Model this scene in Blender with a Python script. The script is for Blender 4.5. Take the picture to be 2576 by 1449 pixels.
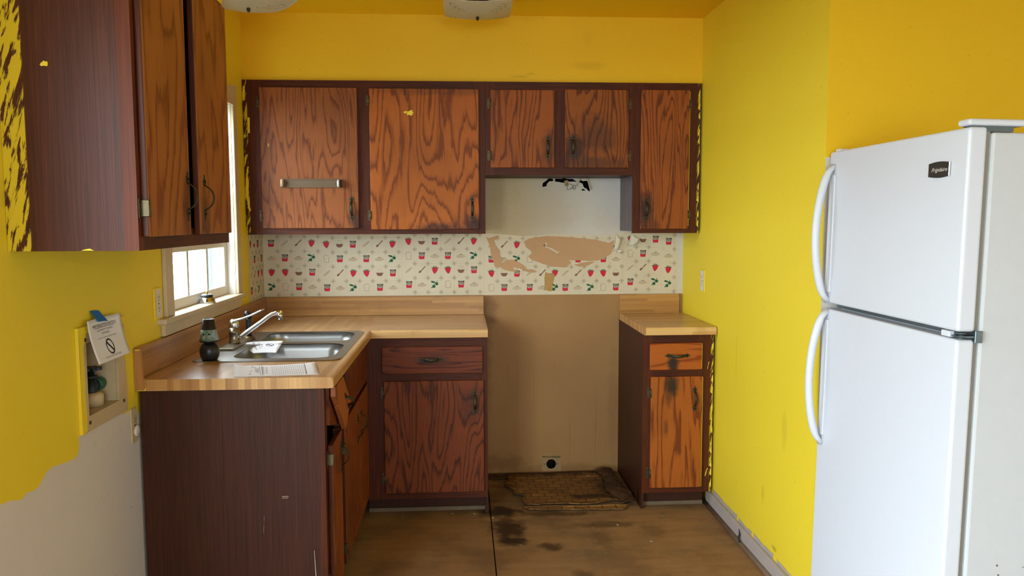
import bpy, bmesh, math, random
from mathutils import Vector, Matrix
from mathutils.geometry import tessellate_polygon
random.seed(7)
C = bpy.context.scene.collection
for o in list(bpy.data.objects): bpy.data.objects.remove(o)
scene = bpy.context.scene

# ------------------------------------------------------------------ camera
W, ZC = 2.317, 2.457                     # right wall x, ceiling height (left wall x = 0, back wall y = 0)
YAW, PITCH, ROLL, FPX = 0.0629, -0.0855, -0.0027, 1996.1
F = Vector((math.sin(YAW)*math.cos(PITCH), math.cos(YAW)*math.cos(PITCH), math.sin(PITCH)))
R0 = Vector((math.cos(YAW), -math.sin(YAW), 0)); U0 = R0.cross(F)
R = R0*math.cos(ROLL) + U0*math.sin(ROLL); U = U0*math.cos(ROLL) - R0*math.sin(ROLL)
cam = bpy.data.objects.new('camera', bpy.data.cameras.new('camera')); C.objects.link(cam)
cam.matrix_world = Matrix(((R.x, U.x, -F.x, 1.0786), (R.y, U.y, -F.y, -4.3871), (R.z, U.z, -F.z, 1.4344), (0, 0, 0, 1)))
cam.data.sensor_width = 36; cam.data.lens = 36*FPX/2576; cam.data.clip_start = .02
scene.camera = cam
# ------------------------------------------------------------------ sky and exposure
wd = bpy.data.worlds.new('overcast_sky'); scene.world = wd; wd.use_nodes = True
bg = wd.node_tree.nodes['Background']; bg.inputs[0].default_value = (.80, .91, 1, 1); bg.inputs[1].default_value = 18.0
scene.view_settings.view_transform = 'Standard'; scene.view_settings.look = 'None'
scene.view_settings.gamma = 1; scene.view_settings.use_curve_mapping = False
scene.view_settings.exposure = 0.10
scene.cycles.max_bounces = 12; scene.cycles.diffuse_bounces = 8; scene.cycles.transparent_max_bounces = 16
scene.cycles.sample_clamp_indirect = 8
def portal(x, y0, y1, z0, z1):
    l = bpy.data.lights.new('window_light_portal', 'AREA'); l.shape = 'RECTANGLE'; l.size = y1-y0; l.size_y = z1-z0
    l.cycles.is_portal = True
    o = bpy.data.objects.new('window_light_portal', l); C.objects.link(o)
    if x is None: o.matrix_world = Matrix(((1, 0, 0, (y0+y1)/2), (0, 0, -1, -6.5), (0, 1, 0, (z0+z1)/2), (0, 0, 0, 1)))
    else: o.matrix_world = Matrix(((0, 0, -1, x), (-1, 0, 0, (y0+y1)/2), (0, 1, 0, (z0+z1)/2), (0, 0, 0, 1)))
WY0, WY1, WZ0, WZ1 = -1.385, -.535, 1.087, 1.975      # kitchen window opening
DY0, DY1, DZ0, DZ1 = -5.0, -2.82, .03, 2.05           # patio door opening, left of the frame
portal(-.10, WY0, WY1, WZ0, WZ1); portal(-.10, DY0, DY1, DZ0, DZ1)
FX0, FX1, FZ0, FZ1 = .75, 2.01, .95, 2.05             # window in the wall behind the camera
portal(None, FX0, FX1, FZ0, FZ1)

# ------------------------------------------------------------------ material helpers
def lin(c): return tuple((v/12.92 if v <= .04045 else ((v+.055)/1.055)**2.4) for v in [k/255 for k in c]) + (1,)
class NT:
    def __init__(s, name, rough=.5, spec=.5, metal=0):
        s.m = bpy.data.materials.new(name); s.m.use_nodes = True; s.t = s.m.node_tree; s.b = s.t.nodes['Principled BSDF']
        s.b.inputs['Roughness'].default_value = rough; s.b.inputs['Specular IOR Level'].default_value = spec; s.b.inputs['Metallic'].default_value = metal
    def put(s, sock, v):
        if isinstance(v, bpy.types.NodeSocket): s.t.links.new(v, sock)
        elif v is not None: sock.default_value = v
    def node(s, k, **a):
        n = s.t.nodes.new(k)
        for x, v in a.items(): setattr(n, x, v)
        return n
    def math(s, op, a, b=None, c=None, clamp=False):
        n = s.node('ShaderNodeMath', operation=op, use_clamp=clamp)
        for i, v in enumerate((a, b, c)): s.put(n.inputs[i], v)
        return n.outputs[0]
    def xyz(s):
        tc = s.node('ShaderNodeNewGeometry'); p = s.node('ShaderNodeSeparateXYZ'); s.t.links.new(tc.outputs['Position'], p.inputs[0]); return p.outputs
    def comb(s, x, y, z):
        n = s.node('ShaderNodeCombineXYZ')
        for i, v in enumerate((x, y, z)): s.put(n.inputs[i], v)
        return n.outputs[0]
    def noise(s, v, scale=5, detail=3, rough=.55, dist=0):
        n = s.node('ShaderNodeTexNoise'); s.put(n.inputs['Vector'], v); n.inputs['Scale'].default_value = scale
        n.inputs['Detail'].default_value = detail; n.inputs['Roughness'].default_value = rough; n.inputs['Distortion'].default_value = dist
        return n.outputs[0]
    def ramp(s, f, stops, interp='LINEAR'):
        n = s.node('ShaderNodeValToRGB'); s.put(n.inputs[0], f); e = n.color_ramp; e.interpolation = interp
        while len(e.elements) < len(stops): e.elements.new(.5)
        for i, (p, c) in enumerate(stops): e.elements[i].position = p; e.elements[i].color = c if len(c) == 4 else tuple(c)+(1,)
        return n.outputs[0]
    def step(s, f, a, b):                       # smooth 0..1 from a to b
        n = s.node('ShaderNodeMapRange', interpolation_type='SMOOTHSTEP'); s.put(n.inputs[0], f)
        s.put(n.inputs[1], a); s.put(n.inputs[2], b); return n.outputs[0]
    def mix(s, f, a, b, mode='MIX'):
        n = s.node('ShaderNodeMix', data_type='RGBA', blend_type=mode); s.put(n.inputs[0], f); s.put(n.inputs[6], a); s.put(n.inputs[7], b)
        return n.outputs[2]
    def rnd(s): return s.node('ShaderNodeObjectInfo').outputs['Random']
    def bump(s, h, strength=.2, dist=.002):
        n = s.node('ShaderNodeBump'); n.inputs['Strength'].default_value = strength; n.inputs['Distance'].default_value = dist
        s.put(n.inputs['Height'], h); s.t.links.new(n.outputs[0], s.b.inputs['Normal'])
    def done(s, col): s.put(s.b.inputs['Base Color'], col); return s.m
    def blot(s, p, spots, axes=(0, 2), wob=.25, wscale=18):       # stains of their own shape: (a, b, radius a, radius b, strength)
        v = s.comb(p[0], p[1], p[2]); nz = s.math('MULTIPLY', s.math('SUBTRACT', s.noise(v, wscale, 4), .5), wob*4); tot = None
        for (a, b, ra, rb, k) in spots:
            da = s.math('DIVIDE', s.math('SUBTRACT', p[axes[0]], a), ra); db = s.math('DIVIDE', s.math('SUBTRACT', p[axes[1]], b), rb)
            d = s.math('SQRT', s.math('ADD', s.math('MULTIPLY', da, da), s.math('MULTIPLY', db, db)))
            f = s.math('MULTIPLY', s.step(s.math('ADD', d, nz), 1.15, .35), k)
            tot = f if tot is None else s.math('MAXIMUM', tot, f)
        return tot
def flat(name, col, rough=.5, spec=.5, metal=0, var=.06, scale=30):
    n = NT(name, rough, spec, metal); p = n.xyz(); c = lin(col)
    d = n.noise(n.comb(*p), scale, 3)
    return n.done(n.mix(d, tuple(v*(1-var*2) for v in c[:3])+(1,), tuple(min(1, v*(1+var)) for v in c[:3])+(1,)))

YEL = lin((238, 210, 50)); YEL_BOUNCE = lin((238, 192, 20))      # wall paint, and the same paint with warm bounce light put into its colour
def paint_yellow(name, blots=None, axes=(1, 2), YEL=YEL):
    n = NT(name, .55, .35); p = n.xyz(); v = n.comb(*p)
    c = n.mix(n.noise(v, 2.2, 3), tuple(k*.93 for k in YEL[:3])+(1,), YEL)
    c = n.mix(n.math('MULTIPLY', n.step(n.noise(v, 55, 2), .70, .76), .25), c, lin((150, 110, 20)))
    if blots: c = n.mix(n.blot(p, blots, axes), c, lin((140, 100, 22)))
    n.bump(n.noise(v, 260, 2), .12, .001)
    return n.done(c)
M = {}
M['yellow'] = paint_yellow('yellow_wall_paint')
M['yellow_soffit'] = paint_yellow('yellow_soffit_paint', [(1.72, 2.215, .11, .025, .16), (1.38, 2.158, .05, .008, .22), (1.43, 2.172, .03, .008, .22), (1.72, 2.35, .03, .05, .07)], (0, 2), YEL_BOUNCE)  # faint stains; warm bounce light is painted into the base yellow
M['yellow_right'] = paint_yellow('yellow_right_wall_paint', [(-1.38, .12, .03, .012, .5), (-1.25, .30, .02, .05, .2), (-.9, .8, .012, .2, .12), (-1.45, .62, .03, .09, .16)], (1, 2))
def wall_white(name, col):
    n = NT(name, .6, .3); p = n.xyz(); v = n.comb(*p)
    c = n.mix(n.noise(v, 3, 3), tuple(k*.9 for k in lin(col)[:3])+(1,), lin(col))
    c = n.mix(n.math('MULTIPLY', n.step(n.noise(v, 38, 2), .69, .75), .35), c, lin((120, 105, 88)))
    n.bump(n.noise(v, 300, 2), .1, .001); return n.done(c)
M['primer'] = wall_white('unpainted_wall_primer', (214, 207, 198))
M['ceiling'] = paint_yellow('yellow_ceiling_paint', YEL=YEL_BOUNCE); M['yellow_alcove'] = paint_yellow('yellow_alcove_paint', YEL=YEL_BOUNCE)  # ceiling and alcove carry the bounced yellow light in their colour
# back wall inside the range bay: white board above, cream board below, tan tint to the left, grease stains and drips
n = NT('stained_range_bay_wall', .5, .4); p = n.xyz(); v = n.comb(*p)
c = n.mix(n.noise(v, 4, 4), lin((196, 190, 178)), lin((214, 208, 198)))
left_tan = n.math('MULTIPLY', n.step(p[0], 1.75, 1.28), n.math('ADD', .35, n.noise(v, 3, 3)))  # tan tint, stronger towards the left
c = n.mix(n.math('MULTIPLY', left_tan, .95), c, lin((182, 156, 98)))
c = n.mix(n.blot(p, [(1.52, 1.47, .22, .12, .35), (1.9, 1.42, .1, .1, .3)], wob=.5, wscale=30), c, lin((196, 182, 160)))
low = n.mix(n.noise(v, 3, 4), lin((150, 108, 60)), lin((172, 130, 76)))
low = n.mix(n.blot(p, [(1.22, .93, .07, .12, .85), (1.20, .7, .05, .45, .5), (1.30, .06, .18, .06, .6), (1.62, .02, .4, .04, .5), (1.93, .35, .04, .4, .3)], wob=.35), low, lin((122, 82, 34)))
drip = n.step(n.noise(n.comb(n.math('MULTIPLY', p[0], 55), 0, n.math('MULTIPLY', p[2], 1.1)), 1, 2), .64, .72)
low = n.mix(n.math('MULTIPLY', n.math('MULTIPLY', drip, n.step(p[2], .85, .5)), .4), low, lin((120, 82, 44)))
c = n.mix(n.step(p[2], 1.02, 1.018), c, low)
c = n.mix(n.math('MULTIPLY', n.step(n.noise(v, 90, 2), .70, .75), .55), c, lin((92, 66, 40)))
M['bay_wall'] = n.done(c); n.bump(n.noise(v, 12, 3), .25, .004)

def oak(name, light, dark, horiz=False, grow=3.2, rings=11, spots=None, axes=(0, 2), spotcol=(46, 30, 30), rough=.5, wide=4.2):
    n = NT(name, rough, .22); p = n.xyz(); r = n.math('MULTIPLY', n.rnd(), 37.0)
    ac, al = n.math('ADD', p[0], p[1]), p[2]
    if horiz: ac, al = al, ac
    ac = n.math('ADD', ac, r)
    jag = n.noise(n.comb(n.math('MULTIPLY', ac, 110), 0, n.math('MULTIPLY', al, 7)), 1, 2)
    big = n.noise(n.comb(n.math('MULTIPLY', ac, wide), r, n.math('MULTIPLY', al, .9)), 1, 2.5, .45, .25)
    val = n.math('ADD', n.math('MULTIPLY', big, rings*1.45), n.math('ADD', n.math('MULTIPLY', al, grow*.45), n.math('MULTIPLY', jag, .62)))
    fr = n.math('FRACT', val)
    mid = tuple((a*.62+b*.38) for a, b in zip(light, dark))
    c = n.ramp(fr, [(0, lin(dark)), (.13, lin(dark)), (.24, lin(mid)), (.42, lin(light)), (.9, lin(light)), (1, lin(mid))])
    pore = n.noise(n.comb(n.math('MULTIPLY', ac, 620), 0, n.math('MULTIPLY', al, 14)), 1, 2)
    c = n.mix(n.math('MULTIPLY', n.step(pore, .52, .72), .35), c, lin(tuple(k*.6 for k in dark)))
    sh = n.noise(n.comb(n.math('MULTIPLY', ac, 2.5), r, n.math('MULTIPLY', al, 1.6)), 1, 2)
    c = n.mix(n.math('MULTIPLY', n.step(sh, .45, .75), .4), c, lin(tuple(k*.72 for k in dark)))
    if spots: c = n.mix(n.blot(p, spots, axes, .3, 14), c, lin(spotcol))
    n.bump(pore, .08, .0008)
    return n.done(c)
def plank(name, light, dark, horiz=False, fine=260, rough=.48, marks=None, yellow=None, yaxis=0, spots=None):
    n = NT(name, rough, .20); p = n.xyz(); r = n.math('MULTIPLY', n.rnd(), 19.0)
    ac, al = n.math('ADD', p[0], p[1]), p[2]
    if horiz: ac, al = al, ac
    g = n.noise(n.comb(n.math('MULTIPLY', ac, fine), r, n.math('MULTIPLY', al, 5)), 1, 3, .6)
    g2 = n.noise(n.comb(n.math('MULTIPLY', ac, 16), r, n.math('MULTIPLY', al, .8)), 1, 3)
    c = n.mix(n.step(g, .3, .7), lin(dark), lin(light))
    c = n.mix(n.math('MULTIPLY', n.step(g2, .4, .7), .25), c, lin(tuple(k*.75 for k in dark)))
    if spots: c = n.mix(n.blot(p, spots, (0, 2), .3, 14), c, lin((40, 28, 28)))
    if yellow:                                   # sloppy wall paint on the edge: (from, to) position along one axis, amount
        a, b, amt = yellow
        e = n.noise(n.comb(n.math('MULTIPLY', p[0], 30), n.math('MULTIPLY', p[1], 30), n.math('MULTIPLY', p[2], 9)), 1, 4, .6)
        s = n.noise(n.comb(n.math('MULTIPLY', n.math('SUBTRACT', p[0], n.math('MULTIPLY', p[2], .25)), 60), 0, n.math('MULTIPLY', p[2], 10)), 1, 4, .65, .4)
        m = n.math('MULTIPLY', n.step(n.math('ADD', p[yaxis], n.math('MULTIPLY', n.math('SUBTRACT', e, .5), amt*.0)), b, a), n.step(s, 1-amt-.03, 1-amt+.03))
        c = n.mix(m, c, lin((214, 190, 44)))
    n.bump(g, .06, .0006)
    return n.done(c)
OL, OD = (160, 88, 40), (106, 52, 26)
M['oak1'] = oak('oak_plywood_narrow_grain', (144, 82, 40), (108, 56, 26), rings=13, wide=7, grow=2.2, spots=[(.57, 1.42, .06, .09, .8), (.11, 1.7, .05, .5, .25)])
M['oak2'] = oak('oak_plywood_cathedral_grain', (168, 92, 32), (120, 59, 20), rings=9, wide=5.2, grow=7, spots=[(1.17, 1.40, .10, .09, .85), (1.0, 1.375, .2, .05, .75), (.95, 2.08, .4, .03, .35)])
M['oak3'] = oak('oak_plywood_small_door', (150, 80, 29), (102, 48, 16), rings=9, wide=7, grow=3, spots=[(1.53, 1.80, .06, .10, .45)])
M['oak4'] = oak('oak_plywood_sooty_door', (142, 78, 27), (92, 44, 15), rings=13, wide=6, grow=3, spots=[(1.66, 1.80, .08, .09, .85), (1.76, 1.86, .13, .12, .55), (1.75, 1.72, .2, .05, .6)])
M['oak5'] = oak('oak_plywood_tall_door', (150, 80, 29), (100, 48, 18), rings=12, wide=8, grow=3.4, spots=[(2.02, 1.48, .05, .12, .8), (2.06, 1.40, .06, .04, .5)])
M['oak_left'] = oak('oak_plywood_left_cabinet', (160, 98, 46), (124, 68, 32), rings=9, wide=4, grow=2, spots=[(-2.12, 1.47, .06, .12, .5), (-1.98, 1.44, .05, .1, .5), (-1.75, 1.42, .05, .1, .2)], axes=(1, 2))
M['oak_low'] = oak('oak_plywood_dark_base', (120, 58, 24), (78, 35, 15), rings=13, wide=6, grow=2.4, spots=[(1.12, .56, .07, .12, .4)])
M['oak_drawer'] = oak('oak_drawer_dark_base', (114, 54, 28), (74, 33, 18), horiz=True, rings=8, wide=9, grow=1.5, spots=[(.93, .77, .10, .03, .6)])
M['oak_right'] = oak('oak_plywood_scorched_door', (160, 86, 26), (112, 52, 14), rings=8, wide=9, grow=2, spots=[(2.095, .63, .042, .06, .95), (2.08, .57, .02, .06, .6), (2.07, .42, .015, .05, .5)], spotcol=(48, 36, 24))
M['oak_rdrawer'] = oak('oak_drawer_scorched', (168, 88, 26), (130, 60, 17), horiz=True, rings=4, wide=9, grow=1, spots=[(2.10, .735, .032, .05, .97)], spotcol=(40, 32, 26))
M['oak_sink'] = oak('oak_sink_front', (140, 74, 32), (104, 50, 22), rings=8, wide=6, grow=1.5)
M['oak_loose'] = oak('oak_loose_front', (166, 96, 46), (128, 68, 32), rings=5, wide=6, grow=1)
M['frame'] = plank('stained_face_frame', (92, 42, 18), (64, 27, 11), yellow=None)
M['stile'] = plank('lighter_end_stile', (112, 56, 32), (92, 44, 26))
M['frameh'] = plank('stained_face_frame_rail', (92, 41, 18), (62, 26, 11), horiz=True)
M['frame_y'] = plank('stained_frame_paint_flecks', (86, 40, 17), (58, 25, 10), yellow=(.018, .028, .47))
M['frame_yr'] = plank('stained_frame_right_paint_flecks', (92, 43, 17), (62, 28, 11), yellow=(2.299, 2.288, .48))
M['panel'] = plank('brown_end_panel', (76, 41, 26), (52, 27, 17), fine=560, rough=.48)
M['panel_y'] = plank('brown_end_panel_brushed_with_paint', (92, 50, 34), (66, 36, 26), fine=560, rough=.44, yellow=(.054, .057, .53))
M['bay_side'] = plank('panel_side_painted_sheen', (104, 92, 98), (78, 62, 66), fine=120, rough=.35)  # brown side panel, window sheen put in as grey-purple colour
M['inside'] = flat('dark_cabinet_inside', (40, 26, 20), .7, .2)  # shade seen through the door gaps, put into the interior colour

def block(name, along, base=((176, 132, 84), (214, 176, 128)), row=.026, length=.42, rough=.3, off=0):
    n = NT(name, rough, .45); p = n.xyz(); a = p[along]
    b = n.math('ADD', p[2], p[1-along] if along < 2 else p[0])
    if along == 2: b = n.math('ADD', p[0], p[1]); a = p[2]
    rowi = n.math('FLOOR', n.math('DIVIDE', n.math('ADD', b, off), row))
    w1 = n.node('ShaderNodeTexWhiteNoise', noise_dimensions='1D'); n.put(w1.inputs['W'], rowi)
    col = n.math('FLOOR', n.math('ADD', n.math('DIVIDE', a, length), n.math('MULTIPLY', w1.outputs[0], 7)))
    w2 = n.node('ShaderNodeTexWhiteNoise', noise_dimensions='2D'); n.put(w2.inputs['Vector'], n.comb(rowi, col, 0))
    g = n.noise(n.comb(n.math('MULTIPLY', a, 5), n.math('MULTIPLY', b, 170), w2.outputs[0]), 1, 3)
    f = n.math('ADD', n.math('MULTIPLY', w2.outputs[0], .62), n.math('MULTIPLY', g, .5))
    c = n.ramp(f, [(.1, lin(base[0])), (.9, lin(base[1]))])
    c = n.mix(n.math('MULTIPLY', n.step(n.noise(n.comb(*p), 9, 4), .55, .75), .25), c, lin((120, 84, 48)))
    return n.done(c)
M['top_x'] = block('butcher_block_laminate_along_back', 0, ((174, 132, 88), (206, 166, 120)))
M['top_y'] = block('butcher_block_laminate_along_left', 1, ((172, 128, 80), (206, 164, 114)))
M['edge_x'] = block('butcher_block_edge_along_back', 0, ((190, 142, 82), (222, 182, 120)), .02)
M['edge_y'] = block('butcher_block_edge_along_left', 1, ((180, 130, 70), (212, 166, 100)), .02)
M['splash'] = block('butcher_block_splash', 0, ((146, 96, 44), (190, 140, 74)), .016, .6)
M['splash_y'] = block('butcher_block_splash_left', 1, ((140, 94, 48), (178, 130, 76)), .016, .5)
M['edge_z'] = block('butcher_block_end_stripes', 2, ((158, 106, 54), (214, 166, 102)), .021, 3)

# floor plywood
n = NT('dirty_plywood_subfloor', .7, .25); p = n.xyz(); v = n.comb(*p)
g = n.noise(n.comb(n.math('MULTIPLY', p[0], 3), n.math('MULTIPLY', p[1], 22), 0), 1, 4)
c = n.mix(g, lin((120, 88, 54)), lin((160, 124, 84)))
c = n.mix(n.math('MULTIPLY', n.step(n.noise(v, 3.2, 5, .6), .45, .68), .6), c, lin((104, 78, 54)))
c = n.mix(n.math('MULTIPLY', n.step(n.noise(v, 1.7, 4, .6), .52, .7), .5), c, lin((92, 82, 66)))
c = n.mix(n.math('MULTIPLY', n.step(n.noise(v, 60, 3), .60, .78), .22), c, lin((196, 172, 140)))
c = n.mix(n.blot(p, [(1.26, -.58, .13, .10, .95), (1.28, -.80, .10, .16, .9), (1.29, -.95, .09, .06, .95), (1.5, -.63, .25, .04, .7), (1.46, -1.02, .07, .05, .8), (1.75, -.78, .16, .05, .5), (1.95, -.86, .08, .10, .3), (1.35, -.4, .4, .3, .4), (1.55, -1.3, .05, .05, .5), (1.7, -.95, .05, .12, .35)], (0, 1), .4, 16), c, lin((44, 28, 18)))
n.bump(n.noise(v, 30, 4), .3, .002); M['plywood'] = n.done(c)
# old vinyl under the range
n = NT('old_vinyl_flooring', .6, .3); p = n.xyz(); v = n.comb(*p)
br = n.node('ShaderNodeTexBrick'); n.put(br.inputs['Vector'], v); br.inputs['Scale'].default_value = 1; br.inputs['Brick Width'].default_value = .068; br.inputs['Row Height'].default_value = .046
br.inputs['Mortar Size'].default_value = .004; br.inputs['Color1'].default_value = lin((146, 104, 54)); br.inputs['Color2'].default_value = lin((122, 84, 43)); br.inputs['Mortar'].default_value = lin((94, 64, 35))
c = n.mix(n.math('MULTIPLY', n.step(n.noise(v, 7, 5, .6), .50, .72), .5), br.outputs[0], lin((84, 56, 32)))
c = n.mix(n.blot(p, [(1.30, -.42, .10, .12, 1), (1.25, -.2, .12, .2, .8), (1.85, -.30, .10, .16, .8), (1.78, -.43, .2, .05, .85), (1.5, -.05, .4, .05, .8), (1.6, -.52, .3, .012, .6)], (0, 1), .45, 18), c, lin((38, 22, 14)))
M['vinyl'] = n.done(c)
M['backing'] = flat('brown_vinyl_backing', (90, 63, 40), .85, .15, var=.42, scale=22)

M['white'] = flat('fridge_white_enamel', (211, 214, 222), .38, .5, var=.01)
M['white_side'] = flat('fridge_textured_side', (198, 200, 202), .5, .4, var=.02)
M['gasket'] = flat('grey_door_gasket', (150, 144, 134), .6)
M['chrome'] = flat('chrome', (225, 225, 228), .14, .5, 1, .02)
M['steel'] = flat('stainless_steel', (172, 170, 168), .3, .5, 1, .05, 60)
M['deck'] = flat('dull_faucet_metal', (150, 140, 120), .34, .5, 1, .1, 40)
M['brass'] = flat('tarnished_brass', (122, 104, 66), .42, .5, .9, .15, 80)
M['bronze'] = flat('blackened_pull_metal', (64, 58, 42), .5, .5, .6, .2, 90)
M['hinge'] = flat('hinge_metal', (98, 86, 64), .5, .5, .9, .15, 90)
M['rail'] = flat('dull_rail_metal', (104, 84, 62), .55, .4, .35, .12, 60)
M['zinc'] = flat('zinc_steel', (120, 132, 138), .35, .5, .9, .1)
M['black'] = flat('black_plastic', (26, 28, 32), .35)
M['blackmatte'] = flat('matte_black', (14, 12, 10), .9, .1)  # plain deep black for holes, gaps and screw heads
M['trim'] = flat('dirty_cream_trim_paint', (206, 188, 158), .5, .4, var=.08, scale=14)
M['trimlight'] = flat('window_white_paint', (222, 216, 206), .45, .4, var=.04, scale=14)
M['plate'] = flat('ivory_plastic', (196, 176, 138), .45)
M['plate_tan'] = flat('grimy_cream_plate', (158, 124, 80), .6, var=.1)
M['platew'] = flat('white_plastic', (222, 214, 204), .4)
M['paper'] = flat('white_paper', (232, 230, 232), .75, .2, var=.01)
M['ink'] = flat('printed_ink', (52, 48, 50), .8, .1)
M['inkgrey'] = flat('grey_printed_ink', (138, 134, 136), .8, .1)
M['bluetape'] = flat('blue_masking_tape', (30, 112, 180), .6, .3)
M['baseb'] = flat('grey_baseboard_paint', (176, 164, 158), .5, .4, var=.08, scale=16)
M['dusty'] = flat('dusty_trim', (116, 97, 76), .7, .3, var=.15, scale=20)
M['bluegrey'] = flat('valve_body_metal', (46, 58, 68), .45, .5, .7, .15, 60)
M['green'] = flat('green_valve_cap', (26, 82, 54), .5)
M['socket'] = flat('dark_slot', (40, 32, 24), .8)
M['concrete'] = flat('pale_concrete', (190, 188, 182), .8, .2, var=.1, scale=2)
M['lawn'] = flat('dull_lawn', (108, 110, 90), .9, .1, var=.2, scale=3)
M['siding'] = flat('blue_grey_boards', (56, 70, 80), .7, .2, var=.05, scale=3)
M['gold'] = flat('brass_tip', (190, 150, 60), .3, .5, 1)
# wallpaper
n = NT('cream_wallpaper', .55, .3); p = n.xyz(); v = n.comb(*p)
c = n.mix(n.noise(v, 6, 3), lin((206, 192, 164)), lin((222, 210, 184)))
c = n.mix(n.math('MULTIPLY', n.math('MULTIPLY', n.step(n.noise(v, 70, 3), .62, .72), n.step(p[0], 1.25, 1.5)), .5), c, lin((140, 108, 70)))
M['wallpaper'] = n.done(c)
M['tan'] = flat('torn_tan_backing_paper', (196, 156, 116), .8, .2, var=.05, scale=9)
M['tanstain'] = flat('brown_scorch_mark', (188, 148, 92), .8, .2, var=.14, scale=70)
M['mred'] = flat('print_red', (206, 34, 62), .6, .3); M['mgreen'] = flat('print_green', (26, 96, 62), .6, .3)
M['mbrown'] = flat('print_brown', (134, 92, 74), .6, .3); M['mpale'] = flat('print_pale_tan', (196, 178, 148), .6, .3)
M['mgrey'] = flat('print_grey_brown', (150, 136, 114), .6, .3); M['mdark'] = flat('print_black_green', (46, 50, 42), .6, .3); M['mline'] = flat('print_thin_line', (206, 194, 170), .6, .3)
# frosted lamp glass
n = NT('frosted_lamp_glass', .3, .5); n.b.inputs['Base Color'].default_value = lin((226, 220, 200))
tr = n.node('ShaderNodeBsdfTranslucent'); tr.inputs[0].default_value = lin((228, 222, 200)); mx = n.node('ShaderNodeMixShader'); mx.inputs[0].default_value = .45
out = n.t.nodes['Material Output']; n.t.links.new(n.b.outputs[0], mx.inputs[1]); n.t.links.new(tr.outputs[0], mx.inputs[2]); n.t.links.new(mx.outputs[0], out.inputs[0]); M['frost'] = n.m
# window pane: thin clear glass
n = NT('clear_window_pane'); g1 = n.node('ShaderNodeBsdfTransparent'); g2 = n.node('ShaderNodeBsdfGlossy'); g2.inputs['Roughness'].default_value = .02; mx = n.node('ShaderNodeMixShader')
g1.inputs[0].default_value = (.94, .96, .96, 1); mx.inputs[0].default_value = .05
n.t.links.new(g1.outputs[0], mx.inputs[1]); n.t.links.new(g2.outputs[0], mx.inputs[2]); n.t.links.new(mx.outputs[0], n.t.nodes['Material Output'].inputs[0]); M['pane'] = n.m
# air freshener label: bands round the cone
n = NT('freshener_label', .45); p = n.xyz()
c = n.ramp(n.noise(n.comb(p[0], p[1], n.math('MULTIPLY', p[2], .6)), 26, 3), [(.38, lin((150, 168, 186))), (.48, lin((120, 140, 112))), (.55, lin((70, 116, 104))), (.66, lin((176, 164, 120)))]); M['label'] = n.done(c)

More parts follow.
